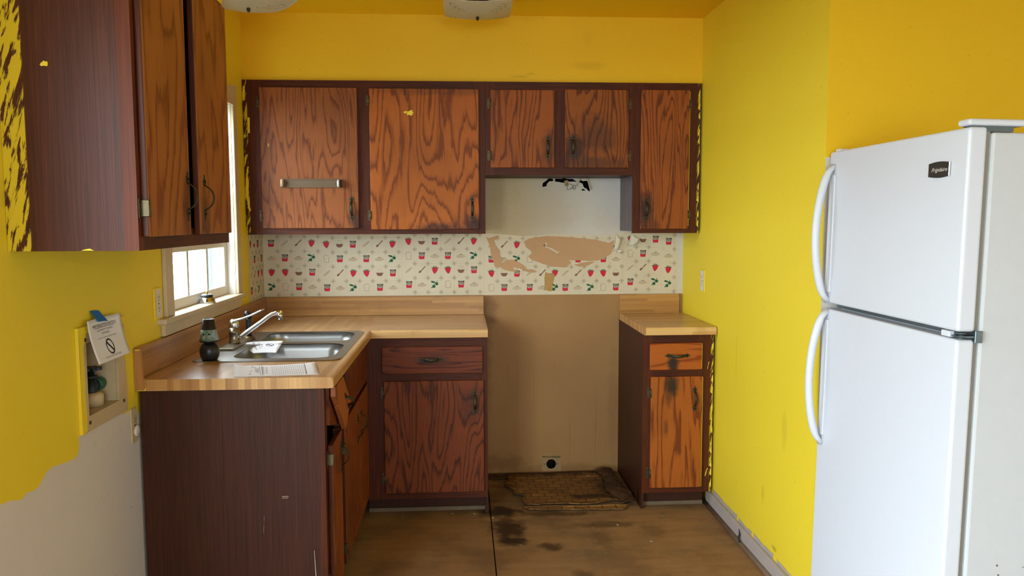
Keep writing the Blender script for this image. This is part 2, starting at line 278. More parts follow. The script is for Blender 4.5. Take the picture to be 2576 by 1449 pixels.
# ------------------------------------------------------------------ mesh helpers
class MB:
    def __init__(s): s.v = []; s.f = []; s.mi = []; s.sm = []
    def add(s, vs, fs, mi=0, smooth=False):
        b = len(s.v); s.v += [tuple(x) for x in vs]; s.f += [tuple(b+i for i in f) for f in fs]; s.mi += [mi]*len(fs); s.sm += [smooth]*len(fs); return s
    def box(s, x0, x1, y0, y1, z0, z1, bev=0, mi=0, seg=2):
        bm = bmesh.new(); bmesh.ops.create_cube(bm, size=1)
        for v in bm.verts: v.co = Vector(((x0+x1)/2+v.co.x*(x1-x0), (y0+y1)/2+v.co.y*(y1-y0), (z0+z1)/2+v.co.z*(z1-z0)))
        if bev: bmesh.ops.bevel(bm, geom=bm.edges[:], offset=bev, segments=seg, affect='EDGES', profile=.5)
        return s.bm(bm, mi)
    def bm(s, bm, mi=0, smooth=False):
        bm.verts.index_update(); s.add([v.co for v in bm.verts], [[v.index for v in f.verts] for f in bm.faces], mi, smooth); bm.free(); return s
    def tube(s, pts, rad, seg=12, mi=0, cap=True, flatten=None):
        pts = [Vector(q) for q in pts]; N = len(pts); rad = rad if isinstance(rad, (list, tuple)) else [rad]*N; vs = []; fs = []; up = None
        for i, q in enumerate(pts):
            d = (pts[min(i+1, N-1)]-pts[max(i-1, 0)]).normalized()
            if up is None: up = Vector((0, 0, 1)) if abs(d.z) < .9 else Vector((1, 0, 0))
            a = d.cross(up).normalized(); up = a.cross(d).normalized(); r = rad[i]; ra, rb = r if isinstance(r, (tuple, list)) else (r, r)
            for k in range(seg): t = 2*math.pi*k/seg; vs.append(q+a*math.cos(t)*ra+up*math.sin(t)*rb)
        for i in range(N-1):
            for k in range(seg): fs.append((i*seg+k, i*seg+(k+1) % seg, (i+1)*seg+(k+1) % seg, (i+1)*seg+k))
        if cap: fs += [tuple(range(seg))[::-1], tuple((N-1)*seg+k for k in range(seg))]
        return s.add(vs, fs, mi, seg > 5)
    def lathe(s, prof, c, axis='z', seg=28, mi=0, smooth=True):
        vs = []; fs = []; n = len(prof)
        for r, h in prof:
            for k in range(seg):
                t = 2*math.pi*k/seg; a, b = r*math.cos(t), r*math.sin(t)
                vs.append({'z': (c[0]+a, c[1]+b, c[2]+h), 'x': (c[0]+h, c[1]+a, c[2]+b), 'y': (c[0]+b, c[1]+h, c[2]+a)}[axis])
        for i in range(n-1):
            for k in range(seg): fs.append((i*seg+k, i*seg+(k+1) % seg, (i+1)*seg+(k+1) % seg, (i+1)*seg+k))
        fs += [tuple(range(seg))[::-1], tuple((n-1)*seg+k for k in range(seg))]
        return s.add(vs, fs, mi, smooth)
    def poly(s, loops, to3, mi=0, depth=None):
        """flat polygon with holes, to3(a,b)->point; depth = vector for thickness"""
        fl = [q for l in loops for q in l]; tri = tessellate_polygon([[Vector((q[0], q[1], 0)) for q in l] for l in loops])
        top = [Vector(to3(*q)) for q in fl]; fs = []
        nrm = (Vector(to3(1, 0))-Vector(to3(0, 0))).cross(Vector(to3(0, 1))-Vector(to3(0, 0)))
        for t in tri:
            a, b, c_ = [fl[i] for i in t]
            fs.append(t if (b[0]-a[0])*(c_[1]-a[1])-(b[1]-a[1])*(c_[0]-a[0]) > 0 else t[::-1])
        if depth is None: return s.add(top, fs, mi)
        d = Vector(depth); n_ = len(fl); flip = d.dot(nrm) > 0
        F2 = [tuple(reversed(f)) if flip else f for f in fs]; F3 = [tuple(i+n_ for i in reversed(f)) for f in F2]; b0 = 0
        for l in loops:
            for i in range(len(l)):
                a, b = b0+i, b0+(i+1) % len(l); F3.append((a, b, b+n_, a+n_))
            b0 += len(l)
        return s.add(top+[t+d for t in top], F2+F3, mi)
    def grid(s, fn, nu, nv, mi=0, thick=None, smooth=True):
        vs = [Vector(fn(i/nu, j/nv)) for j in range(nv+1) for i in range(nu+1)]
        fs = [(j*(nu+1)+i, j*(nu+1)+i+1, (j+1)*(nu+1)+i+1, (j+1)*(nu+1)+i) for j in range(nv) for i in range(nu)]
        if thick:
            n_ = len(vs); d = Vector(thick); per = [i for i in range(nu)]+[i*(nu+1)+nu for i in range(nv)]+[nv*(nu+1)+nu-i for i in range(nu)]+[(nv-i)*(nu+1) for i in range(nv)]
            s.add(vs+[q+d for q in vs], fs+[tuple(i+n_ for i in reversed(f)) for f in fs]+[(per[k], per[(k+1) % len(per)], per[(k+1) % len(per)]+n_, per[k]+n_) for k in range(len(per))], mi, smooth); return s
        return s.add(vs, fs, mi, smooth)
    def text(s, body, size, to3, mi=0, shear=0, align='CENTER', sx=1, extr=0):
        cu = bpy.data.curves.new('t', 'FONT'); cu.body = body; cu.size = size; cu.align_x = align; cu.shear = shear; cu.resolution_u = 2
        o = bpy.data.objects.new('t', cu); C.objects.link(o); dg = bpy.context.evaluated_depsgraph_get(); dg.update(); me = o.evaluated_get(dg).to_mesh()
        s.add([to3(v.co.x*sx, v.co.y) for v in me.vertices], [tuple(f.vertices) for f in me.polygons], mi)
        bpy.data.objects.remove(o); bpy.data.curves.remove(cu); return s
OFF = {}
def link(name, data, parent=None, loc=(0, 0, 0)):
    o = bpy.data.objects.new(name, data); C.objects.link(o); o.location = loc
    if parent: o.parent = parent
    OFF[o.name] = Vector(loc)+(OFF[parent.name] if parent else Vector()); return o
def tag(o, label, cat, group=None):
    o['label'] = label; o['category'] = cat
    if group: o['group'] = group
    return o
def thing(name, label, cat, loc, group=None): return tag(link(name, None, None, loc), label, cat, group)
def obj(name, mb, mats, parent=None, local=False, label=None, loc=None):
    """one mesh object; mb is in world coordinates unless local"""
    mats = mats if isinstance(mats, (list, tuple)) else [mats]
    base = OFF[parent.name] if parent else Vector()
    l = Vector(loc) if loc is not None else None
    shift = Vector() if local else -(base + (l or Vector()))
    me = bpy.data.meshes.new(name); me.from_pydata([tuple(Vector(v)+shift) for v in mb.v], [], mb.f)
    for m in mats: me.materials.append(M[m])
    me.polygons.foreach_set('material_index', mb.mi); me.polygons.foreach_set('use_smooth', mb.sm); me.update()
    o = link(name, me, parent, l or (0, 0, 0))
    if label: o['label'] = label
    if name in ('paint_fleck', 'scratch', 'paint_smear', 'unpainted_strip', 'paint_line', 'rust_spot', 'etched_stroke', 'drain_hole', 'printing'): o['kind'] = 'stuff'
    return o
def struct(name, mb, mats, parent=None, label=None):
    o = obj(name, mb, mats, parent)
    if not parent: o['kind'] = 'structure'
    if label: o['label'] = label
    return o
def dup(src, parent, loc, rot=None, name=None):
    o = bpy.data.objects.new(name or src.name.split('.')[0], src.data); C.objects.link(o); o.parent = parent
    o.location = Vector(loc)-OFF[parent.name]; OFF[o.name] = Vector(loc)
    if rot: o.rotation_euler = rot
    return o
def mobj(name, mesh, parent, loc, rot=None):
    o = bpy.data.objects.new(name, mesh); C.objects.link(o); o.parent = parent; o.location = Vector(loc)-OFF[parent.name]; OFF[o.name] = Vector(loc)
    if rot: o.rotation_euler = rot
    return o
def mesh_of(mb, mats, name):
    me = bpy.data.meshes.new(name); me.from_pydata(mb.v, [], mb.f)
    for m in mats: me.materials.append(M[m])
    me.polygons.foreach_set('material_index', mb.mi); me.polygons.foreach_set('use_smooth', mb.sm); me.update(); return me
rect = lambda a0, a1, b0, b1: [(a0, b0), (a1, b0), (a1, b1), (a0, b1)]
def rrect(a0, a1, b0, b1, r, n=6):
    L = []
    for ca, cb, t0 in ((a1-r, b0+r, -90), (a1-r, b1-r, 0), (a0+r, b1-r, 90), (a0+r, b0+r, 180)):
        for k in range(n+1): t = math.radians(t0+90*k/n); L.append((ca+r*math.cos(t), cb+r*math.sin(t)))
    return L
def jag(pts, amp=.004, sub=3):
    L = []
    for i, a in enumerate(pts):
        b = pts[(i+1) % len(pts)]
        for k in range(sub):
            t = k/sub; q = (a[0]+(b[0]-a[0])*t, a[1]+(b[1]-a[1])*t); w = amp if k else 0
            L.append((q[0]+random.uniform(-w, w), q[1]+random.uniform(-w, w)))
    return L
XZ = lambda y: (lambda a, b: (a, y, b))
YZ = lambda x: (lambda a, b: (x, a, b))
XY = lambda z: (lambda a, b: (a, b, z))

# ------------------------------------------------------------------ room shell
YN, XE = -6.4, 3.25                                     # wall behind the camera, wall behind the fridge
BX = (-2.08, -1.875, .877, 1.088)                       # washer box hole
mb = MB()
edge = [(-2.517, .7765), (-2.468, .770), (-2.432, .757), (-2.40, .766), (-2.381, .761), (-2.353, .760), (-2.3265, .775), (-2.3117, .786), (-2.281, .792), (-2.219, .783), (-2.165, .777), (-2.140, .783), (-2.129, .80), (-2.129, .83), (-1.835, .83), (-1.834, .822), (-1.79, .822), (-1.79, .80), (-1.70, .80), (-1.70, .78), (0, .78)]
upper = [(DY1+.001, .79)] + edge + [(0, ZC), (DY1+.001, ZC)]
lower = [(DY1+.001, .79)] + edge + [(0, -.02), (DY1+.001, -.02)]
mb.poly([upper, rect(WY0, WY1, WZ0-.02, WZ1), rect(BX[0], BX[1], BX[2], BX[3])], YZ(0), 0)
mb.poly([lower], YZ(0), 1)
mb.poly([rect(YN, DY0, -.02, ZC)], YZ(0), 1); mb.poly([rect(DY0, DY1+.001, DZ1, ZC)], YZ(0), 0); mb.poly([rect(DY0, DY1+.001, -.02, DZ0)], YZ(0), 0)
wall_left = struct('wall_left', mb, ['yellow', 'primer'])
wall_back = struct('wall_back', MB().poly([rect(0, W, -.02, ZC), jag([(1.5232, 1.6163), (1.5276, 1.638), (1.5452, 1.6489), (1.5584, 1.662), (1.5826, 1.6598), (1.5827, 1.6467), (1.5628, 1.6467), (1.5496, 1.6315), (1.5453, 1.6185)][::-1], .001), jag([(1.5937, 1.6598), (1.6289, 1.6598), (1.6444, 1.6642), (1.6643, 1.6598), (1.6908, 1.6599), (1.7041, 1.6512), (1.7174, 1.6446), (1.7063, 1.6446), (1.6687, 1.6448), (1.6378, 1.6381), (1.6158, 1.6424), (1.5959, 1.6446)][::-1], .0012), jag([(1.7306, 1.6533), (1.7483, 1.6468), (1.7727, 1.649), (1.7862, 1.6075), (1.7908, 1.59), (1.7752, 1.5988), (1.7529, 1.6163), (1.7484, 1.6337), (1.7307, 1.6424)][::-1], .0015), jag([(1.7419, 1.6032), (1.7574, 1.6032), (1.7619, 1.5966), (1.7442, 1.5944)][::-1], .001)], XZ(0)), 'bay_wall')
obj('wall_cavity', MB().box(1.48, 1.84, .05, .10, 1.56, 1.70).box(1.48, 1.50, .002, .05, 1.56, 1.70).box(1.82, 1.84, .002, .05, 1.56, 1.70).box(1.48, 1.84, .002, .05, 1.56, 1.57).box(1.48, 1.84, .002, .05, 1.69, 1.70), 'blackmatte', wall_back, label='dark cavity behind the torn hole')
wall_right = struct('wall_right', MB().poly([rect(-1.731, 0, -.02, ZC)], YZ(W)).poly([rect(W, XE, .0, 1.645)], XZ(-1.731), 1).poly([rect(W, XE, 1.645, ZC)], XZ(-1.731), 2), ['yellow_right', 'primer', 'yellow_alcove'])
struct('wall_fridge_side', MB().poly([rect(YN, -1.731, -.02, ZC)], YZ(XE)), 'primer')
struct('wall_front', MB().poly([rect(0, XE, -.02, ZC), rect(FX0, FX1, FZ0, FZ1)[::-1]], XZ(YN)), 'primer')
w2 = link('window_2', None, None, (1.5, YN, FZ0)); w2['kind'] = 'structure'
obj('frame', MB().box(FX0-.07, FX0, YN-.1, YN+.012, FZ0-.07, FZ1+.07).box(FX1, FX1+.07, YN-.1, YN+.012, FZ0-.07, FZ1+.07).box(FX0, FX1, YN-.1, YN+.012, FZ0-.07, FZ0).box(FX0, FX1, YN-.1, YN+.012, FZ1, FZ1+.07), 'trimlight', w2)
for q in range(1, 3): obj('mullion', MB().box(FX0+.42*q-.025, FX0+.42*q+.025, YN-.08, YN-.02, FZ0, FZ1), 'trimlight', w2)
for q in range(3): obj('pane', MB().box(FX0+.42*q+.025*(q > 0), FX0+.42*(q+1)-.025*(q < 2), YN-.053, YN-.05, FZ0, FZ1), 'pane', w2)
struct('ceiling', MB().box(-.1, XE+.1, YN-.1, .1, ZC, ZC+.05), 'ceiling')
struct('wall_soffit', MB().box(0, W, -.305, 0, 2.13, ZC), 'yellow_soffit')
struct('wall_soffit_left', MB().box(0, .305, -2.427, -1.68, 2.135, ZC), 'yellow')
floor = struct('floor', MB().box(-.2, XE+.2, YN-.2, .2, -.06, -.018), 'blackmatte')
SX, SY = [-.0, 1.2085, 2.43, XE], [YN, -3.7, -1.28*2+.1, .0]
for i in range(3):
    ys = [YN, -2.44+.0*i, 0] if i != 1 else [YN, -2.9, 0]
    for j in range(len(ys)-1):
        obj('plywood_sheet', MB().box(SX[i]+.002, SX[i+1]-.0025, ys[j]+.002, ys[j+1]-.002, -.018, 0, .0015, seg=1), 'plywood', floor)
struct('ground', MB().box(-14, -.25, -14, 12, -.5, -.4).box(-.25, 8, -14, -6.7, -.5, -.4), 'lawn')

# baseboard on the right wall
bb = struct('baseboard_right', MB().box(W-.016, W, -1.731, -.54, .0, .075, .002), 'baseb')
obj('shoe_molding', MB().tube([(W-.020, -1.731, .009), (W-.020, -.54, .009)], .011, 8), 'dusty', bb)
mb = MB()
for (a, b, h) in ((-.95, -.62, .022), (-1.13, -.98, .016), (-1.37, -1.17, .02), (-1.62, -1.42, .015)):
    mb.poly([jag([(a, .0755), (b, .0755), (b+.01, .0755+h), ((a+b)/2, .0755+h*.7), (a-.01, .0755+h)], .003)], YZ(W-.0015), 0)
obj('unpainted_strip', mb, 'baseb', bb)
obj('splinter', MB().tube([(W-.018, -1.03, .062), (W-.021, -1.05, .045), (W-.027, -1.055, .035), (W-.031, -1.075, .018)], [.001, .004, .005, .002], 6), 'socket', bb, label='dark curled scrap stuck to the baseboard')

# ------------------------------------------------------------------ kitchen window
win = link('window_1', None, None, (0, -.96, 1.087)); win['kind'] = 'structure'
mb = MB().box(-.10, -.0002, WY1, WY1+.02, WZ0, WZ1).box(-.10, -.0002, WY0-.02, WY0, WZ0, WZ1).box(-.10, -.0002, WY0, WY1, WZ1, WZ1+.02)
obj('jamb', mb, 'trimlight', win)
for a, b in ((WY1, WY1+.062), (WY0-.078, WY0)):
    obj('casing', MB().box(.0005, .014, a, b, WZ0, WZ1+.095, .003), 'trim', win)
obj('head_casing', MB().box(.0005, .015, WY0-.078, WY1+.062, WZ1, WZ1+.08, .003), 'trim', win)
obj('sill', MB().box(-.10, .032, WY0-.14, WY1+.055, WZ0-.022, WZ0, .006), 'trim', win)
obj('apron', MB().box(.0005, .016, WY0-.11, WY1+.035, 1.021, WZ0-.022, .003), 'trim', win)
for k, (z0, z1, xs) in enumerate(((WZ0, 1.545, -.038), (1.52, WZ1, -.070))):
    y0, y1 = WY0, WY1; st = .038; x0, x1 = xs-.028, xs
    mb = MB().box(x0, x1, y0, y0+st+.03, z0, z1, .002).box(x0, x1, y1-st, y1, z0, z1, .002).box(x0, x1, y0+st, y1-st, z0, z0+.042, .002).box(x0, x1, y0+st, y1-st, z1-.03, z1, .002)
    sash = obj('sash', mb, 'trimlight', win)
    gy0, gy1, gz0, gz1 = y0+st+.03, y1-st, z0+.042, z1-.03; dy = (gy1-gy0)/3
    for q in (1, 2): obj('muntin', MB().box(x0+.004, x1-.002, gy0+dy*q-.011, gy0+dy*q+.011, gz0, gz1, .002), 'trimlight', sash)
    zm = (gz0+gz1)/2
    for q in range(3): obj('muntin', MB().box(x0+.004, x1-.002, gy0+dy*q+.011*(q > 0), gy0+dy*(q+1)-.011*(q < 2), zm-.011, zm+.011, .002), 'trimlight', sash)
    for q in range(3):
        for (za, zb) in ((gz0, zm-.011), (zm+.011, gz1)):
            obj('pane', MB().box(x0+.011, x0+.014, gy0+dy*q+.011*(q > 0), gy0+dy*(q+1)-.011*(q < 2), za, zb), 'pane', sash)
# patio door to the left of the frame
dr = link('door_1', None, None, (0, (DY0+DY1)/2, 0)); dr['kind'] = 'structure'
obj('door_frame', MB().box(-.10, .012, DY0, DY0+.05, DZ0, DZ1).box(-.10, .012, DY1-.05, DY1, DZ0, DZ1).box(-.10, .012, DY0+.05, DY1-.05, DZ1-.05, DZ1).box(-.10, .012, DY0+.05, DY1-.05, 0, DZ0), 'trimlight', dr)
ym = (DY0+DY1)/2
for a, b, x in ((DY0+.05, ym+.03, -.08), (ym-.03, DY1-.05, -.045)):
    s_ = obj('door_panel', MB().box(x-.015, x+.015, a, a+.06, DZ0, DZ1-.05).box(x-.015, x+.015, b-.06, b, DZ0, DZ1-.05).box(x-.015, x+.015, a+.06, b-.06, DZ0, DZ0+.09).box(x-.015, x+.015, a+.06, b-.06, DZ1-.12, DZ1-.05), 'trimlight', dr)
    obj('pane', MB().box(x-.003, x+.003, a+.06, b-.06, DZ0+.09, DZ1-.12), 'pane', s_)
# pale board screen outside the window
scr = thing('board_screen', 'blue grey vertical board screen seen through the kitchen window', 'fence', (-1.0, 2.4, -.4))
for q in range(3): obj('board', MB().box(-1.02, -1.0, 2.26+q*.082, 2.26+q*.082+.076, -.4, 1.9), 'siding', scr)

# ------------------------------------------------------------------ pulls and hinges (shared meshes)
def pull_mesh():
    mb = MB()
    for sg in (1, -1):
        sp = [(-.004, .0), (-.0095, .006), (-.0105, .012), (-.007, .018), (-.003, .021), (0, .032), (.003, .021), (.007, .018), (.0105, .012), (.0095, .006), (.004, .0)]
        mb.poly([[(a, sg*(b+.035)) for a, b in (sp if sg > 0 else sp[::-1])]], XZ(0), 0, (0, -.0025, 0))
        mb.lathe([(.0032, 0), (.0032, -.0015), (.002, -.002)], (0, -.0025, sg*.047), 'y', 10, 1)
    pts = []; w = []
    for k in range(13):
        t = k/12; z = -.037+.074*t; d = .001+.026*(1-abs(2*t-1)**2.6); pts.append((0, -d, z)); w.append((.0056+.0024*math.sin(math.pi*t), .0022))
    mb.tube(pts, w, 8, 0); return mesh_of(mb, ['bronze', 'blackmatte'], 'handle')
PULL = pull_mesh()
def hinge_mesh():
    mb = MB().box(-.0075, .0075, -.002, 0, -.024, .024, .0008, seg=1).box(.004, .010, -.021, -.001, -.020, .020, .001, seg=1)
    mb.tube([(.0085, -.020, -.021), (.0085, -.020, .021)], .003, 8); mb.lathe([(.002, 0), (.002, -.0008)], (-.003, -.002, .014), 'y', 8, 1); mb.lathe([(.002, 0), (.002, -.0008)], (-.003, -.002, -.014), 'y', 8, 1)
    mb.poly([[(-.003, -.024), (0, -.031), (.003, -.024)]], XZ(0), 0, (0, -.002, 0)); mb.poly([[(-.003, .024), (.003, .024), (0, .031)]], XZ(0), 0, (0, -.002, 0))
    return mesh_of(mb, ['hinge', 'blackmatte'], 'hinge')
HINGE = hinge_mesh()
HP = math.pi/2
def door_y(parent, x0, x1, z0, z1, y, mat, pull=None, hinges=None, name='door', horiz=False):
    """door or drawer front facing -y with its front face at y; pull=(x,z); hinges=(side, [z])"""
    d = obj(name, MB().box(x0, x1, y, y+.018, z0, z1, .0035), mat, parent, loc=Vector(((x0+x1)/2, y, z0))-OFF[parent.name])
    if pull: mobj('handle', PULL, d, (pull[0], y, pull[1]), (0, HP if horiz else 0, 0))
    if hinges:
        for z in hinges[1]:
            x = x0-.009 if hinges[0] < 0 else x1+.009
            mobj('hinge', HINGE, d, (x, y+.018, z), (0, 0 if hinges[0] < 0 else math.pi, 0))
    return d
def door_x(parent, y0, y1, z0, z1, x, mat, pull=None, hinges=None, name='door'):
    mb = MB().box(x-.018, x, y0, y1, z0, z1, .0035)
    for i, f in enumerate(mb.f):                     # shadow on the door edges put in as dark frame colour
        if sum(mb.v[k][0] for k in f)/len(f) < x-.002: mb.mi[i] = 1
    d = obj(name, mb, [mat, 'frame'], parent, loc=Vector((x, (y0+y1)/2, z0))-OFF[parent.name])
    if pull: mobj('handle', PULL, d, (x, pull[0], pull[1]), (0, 0, HP))
    if hinges:
        for z in hinges[1]:
            if hinges[0] < 0: mobj('hinge', HINGE, d, (x-.018, y0-.009, z), (0, 0, HP))
            else: mobj('hinge', HINGE, d, (x-.018, y1+.009, z), (math.pi, 0, HP))
    return d
def carcass(parent, x0, x1, y0, y1, z0, z1, side='panel', t=.014):
    """open box facing -y or +x, five boards in one body"""
    return obj('carcass', MB().box(x0, x0+t, y0, y1, z0, z1).box(x1-t, x1, y0, y1, z0, z1).box(x0+t, x1-t, y0, y1, z0, z0+t).box(x0+t, x1-t, y0, y1, z1-t, z1).box(x0+t, x1-t, y1-t, y1, z0+t, z1-t), side, parent)
def blob(parent, pts, to3, mat='yellow', name='paint_blob'):
    o = obj(name, MB().poly([pts], to3), mat, parent, label='yellow paint splash'); return o
# ------------------------------------------------------------------ back wall cabinets
ZT, ZB, YU, YD = 2.128, 1.3645, -.325, -.344
u = thing('wall_cabinet', 'oak wall cabinet with two wide doors, left of the empty range bay', 'cabinet', (.6, -.16, ZB))
carcass(u, .002, 1.2, YU+.019, -.002, ZB+.01, ZT-.004)
fr = obj('face_frame', MB().box(.002, .024, YU, YU+.019, ZB, ZT, mi=1).box(.024, .105, YU, YU+.019, ZB, ZT).box(.548, .64, YU, YU+.019, ZB+.05, ZT-.05).box(1.15, 1.2, YU, YU+.019, ZB, ZT).box(.105, 1.15, YU, YU+.019, ZT-.05, ZT, mi=2).box(.105, 1.15, YU, YU+.019, ZB, ZB+.05, mi=2), ['frame', 'frame_y', 'frameh'], u)
d1 = door_y(u, .086, .564, 1.395, 2.090, YD, 'oak1', (.529, 1.495), (-1, [2.02, 1.46]))
d2 = door_y(u, .623, 1.168, 1.388, 2.088, YD, 'oak2', (1.133, 1.492), (-1, [2.03, 1.46]))
def splash(cx, cz, s):
    L = []
    for k in range(22):
        t = 2*math.pi*k/22; r = s*(.7+.5*random.random()); L.append((cx+r*math.cos(t)*1.1, cz+r*math.sin(t)*.8))
    return L
blob(d2, splash(.826, 1.968, .016), XZ(YD-.0006)); blob(d2, splash(.803, 1.971, .008), XZ(YD-.0006))
blob(d1, [(.124, 1.80), (.127, 1.80), (.128, 1.815), (.1255, 1.816)], XZ(YD-.0006))
mb = MB()
for pts in ([(.0215, 1.868), (.034, 1.869), (.0345, 1.945), (.023, 1.944)], [(.005, 2.04), (.012, 2.04), (.015, 2.07), (.011, 2.10), (.006, 2.095)], [(.004, 1.60), (.010, 1.66), (.018, 1.705), (.023, 1.70), (.016, 1.67), (.021, 1.62), (.018, 1.55), (.023, 1.505), (.028, 1.49), (.022, 1.478), (.014, 1.50), (.010, 1.56)]):
    mb.poly([jag(pts, .0015)], XZ(YU-.0006))
obj('paint_fleck', mb, 'yellow', fr.parent, label='flaking yellow paint along the left stile')
r_ = thing('wall_cabinet', 'short oak wall cabinet with two small doors above the range bay', 'cabinet', (1.58, -.16, 1.662))
ZR = 1.662
carcass(r_, 1.2005, 1.9575, YU+.019, -.002, ZR, ZT-.004)
obj('face_frame', MB().box(1.2005, 1.245, YU, YU+.019, ZR, ZT).box(1.535, 1.62, YU, YU+.019, ZR+.05, ZT-.05).box(1.915, 1.9575, YU, YU+.019, ZR, ZT).box(1.245, 1.915, YU, YU+.019, ZT-.05, ZT, mi=1).box(1.245, 1.915, YU, YU+.019, ZR, ZR+.05, mi=1), ['frame', 'frameh'], r_)
door_y(r_, 1.227, 1.551, 1.698, 2.086, YD, 'oak3', (1.517, 1.80), (-1, [2.02, 1.76]))
door_y(r_, 1.604, 1.931, 1.698, 2.090, YD, 'oak4', (1.645, 1.803), (1, [2.02, 1.76]))
s_ = thing('wall_cabinet', 'narrow tall oak wall cabinet at the right wall', 'cabinet', (2.13, -.16, ZB))
carcass(s_, 1.958, W-.004, YU+.019, -.002, ZB+.01, ZT-.004, 'bay_side')
fr = obj('face_frame', MB().box(1.958, 2.01, YU, YU+.019, ZB, ZT).box(2.23, W-.014, YU, YU+.019, ZB, ZT, mi=1).box(2.01, 2.23, YU, YU+.019, ZT-.05, ZT, mi=2).box(2.01, 2.23, YU, YU+.019, ZB, ZB+.05, mi=2), ['frame', 'frame_yr', 'frameh'], s_)
door_y(s_, 1.994, 2.245, 1.386, 2.091, YD, 'oak5', (2.025, 1.488), (1, [2.02, 1.46]))
mb = MB().box(2.2452, 2.2468, YD+.002, YD+.016, 1.40, 2.085)
obj('paint_line', mb, 'yellow', s_, label='yellow paint line on the door edge')
mb = MB()
for k in range(15):
    z = 1.40+k*.047+random.uniform(-.01, .01); w = random.uniform(.004, .012)
    if random.random() < .8: mb.poly([jag([(2.303-w, z), (2.3035, z-.012), (2.3035, z+.028), (2.303-w*.5, z+.02)], .0015)], XZ(YU-.0006))
obj('paint_fleck', mb, 'yellow', s_, label='flaking yellow paint along the right stile')
# ------------------------------------------------------------------ left wall cabinet, near the camera
ul = thing('wall_cabinet', 'dark brown wall cabinet at the left, yellow paint brushed along its end panel', 'cabinet', (.15, -2.06, 1.363))
L0, L1, LZ = -2.427, -1.686, 1.363
obj('end_panel', MB().box(.001, .272, L0, L0+.014, LZ, 2.134), 'panel_y', ul)
obj('end_stile', MB().box(.272, .305, L0, L0+.014, LZ, 2.134).box(.286, .305, L0+.014, L0+.03, LZ, 2.134), 'stile', ul)
obj('carcass', MB().box(.001, .286, L1-.014, L1, LZ, 2.134).box(.001, .286, L0+.014, L1-.014, LZ+.02, LZ+.034).box(.001, .286, L0+.014, L1-.014, 2.12, 2.134).box(.001, .012, L0+.014, L1-.014, LZ+.034, 2.12), 'inside', ul)
obj('face_frame', MB().box(.286, .305, L0+.03, L0+.05, LZ, 2.134).box(.286, .305, L1-.045, L1, LZ, 2.134).box(.286, .305, L0+.05, L1-.045, LZ, LZ+.05, mi=1).box(.286, .305, L0+.05, L1-.045, 2.084, 2.134, mi=1), ['frame', 'frameh'], ul)
door_x(ul, -2.408, -2.107, 1.395, 2.115, .324, 'oak_left', (-2.130, 1.502), (-1, [1.465, 2.03]))
door_x(ul, -2.033, -1.717, 1.395, 2.115, .324, 'oak_left', (-1.985, 1.502), (1, [1.465, 2.03]))
blob(ul, splash(.107, 1.802, .0085), XZ(L0-.0006)); blob(ul, [(.170, LZ+.001), (.200, LZ+.001), (.19, LZ+.006), (.178, LZ+.004)], XZ(L0-.0006))

# ------------------------------------------------------------------ base cabinets
sb = thing('sink_cabinet', 'brown sink base cabinet along the left wall, broken fronts hanging', 'cabinet', (.3, -1.2, 0))
PE = -1.722
obj('end_panel', MB().box(.008, .590, PE, PE+.014, 0, .876), 'panel', sb)
obj('end_stile', MB().box(.590, .611, PE, PE+.03, 0, .876), 'frame', sb)
obj('scratch', MB().poly([jag([(.566, .31), (.567, .31), (.5735, .18), (.580, .055), (.578, .055), (.571, .18)], .0008)], XZ(PE-.0006)).poly([jag([(.3975, .37), (.400, .40), (.402, .44), (.3995, .40)], .0005)], XZ(PE-.0006)).poly([rect(.463, .485, .5015, .503)], XZ(PE-.0006)).poly([rect(.463, .483, .496, .4975)], XZ(PE-.0006)), 'trim', sb, label='pale scratches on the panel')
obj('carcass', MB().box(.008, .590, PE+.014, -.02, .09, .104).box(.008, .02, PE+.014, -.02, .104, .876).box(.50, .512, PE+.014, -.55, 0, .09), 'inside', sb)
XF = .611
obj('face_frame', MB().box(XF-.019, XF, PE+.03, PE+.045, .09, .876).box(XF-.019, XF, -.66, -.612, .09, .876).box(XF-.019, XF, -1.445, -1.41, .104, .66).box(XF-.019, XF, -.99, -.955, .104, .66).box(XF-.019, XF, -1.41, -.66, .66, .70, mi=1).box(XF-.019, XF, PE+.045, -.66, .09, .12, mi=1).box(XF-.019, XF, -1.41, -.66, .855, .876, mi=1), ['frame', 'frameh'], sb)
XD = .630
door_x(sb, -1.685, -1.478, .12, .664, XD, 'oak_sink', (-1.495, .572), (-1, [.615, .18]))
door_x(sb, -1.404, -.985, .12, .668, XD, 'oak_sink', (-1.035, .55), (-1, [.57, .18]))
door_x(sb, -.975, -.655, .12, .668, XD, 'oak_sink', (-.925, .55), (1, [.6, .18]))
obj('drawer_front', MB().box(XD-.018, XD, -1.297, -.70, .69, .85, .003), 'oak_low', sb)
obj('broken_drawer_front', MB().poly([[(-1.685, .735), (-1.50, .69), (-1.445, .79), (-1.47, .868), (-1.685, .868)]], YZ(XD-.008), 0, (-.014, 0, 0)), 'oak_low', sb, label='broken drawer front behind the loose board')
lb = obj('loose_drawer_front', MB().poly([[(-1.700, .838), (-1.478, .668), (-1.345, .745), (-1.516, .871), (-1.700, .871)]], YZ(XD+.016), 0, (-.016, 0, 0)), 'oak_loose', sb, label='loose drawer front hanging at an angle', loc=(.346, -.25, .77))
mobj('handle', PULL, lb, (XD+.016, -1.445, .765), (Matrix.Rotation(math.radians(53), 3, 'X') @ Matrix.Rotation(HP, 3, 'Z')).to_euler())

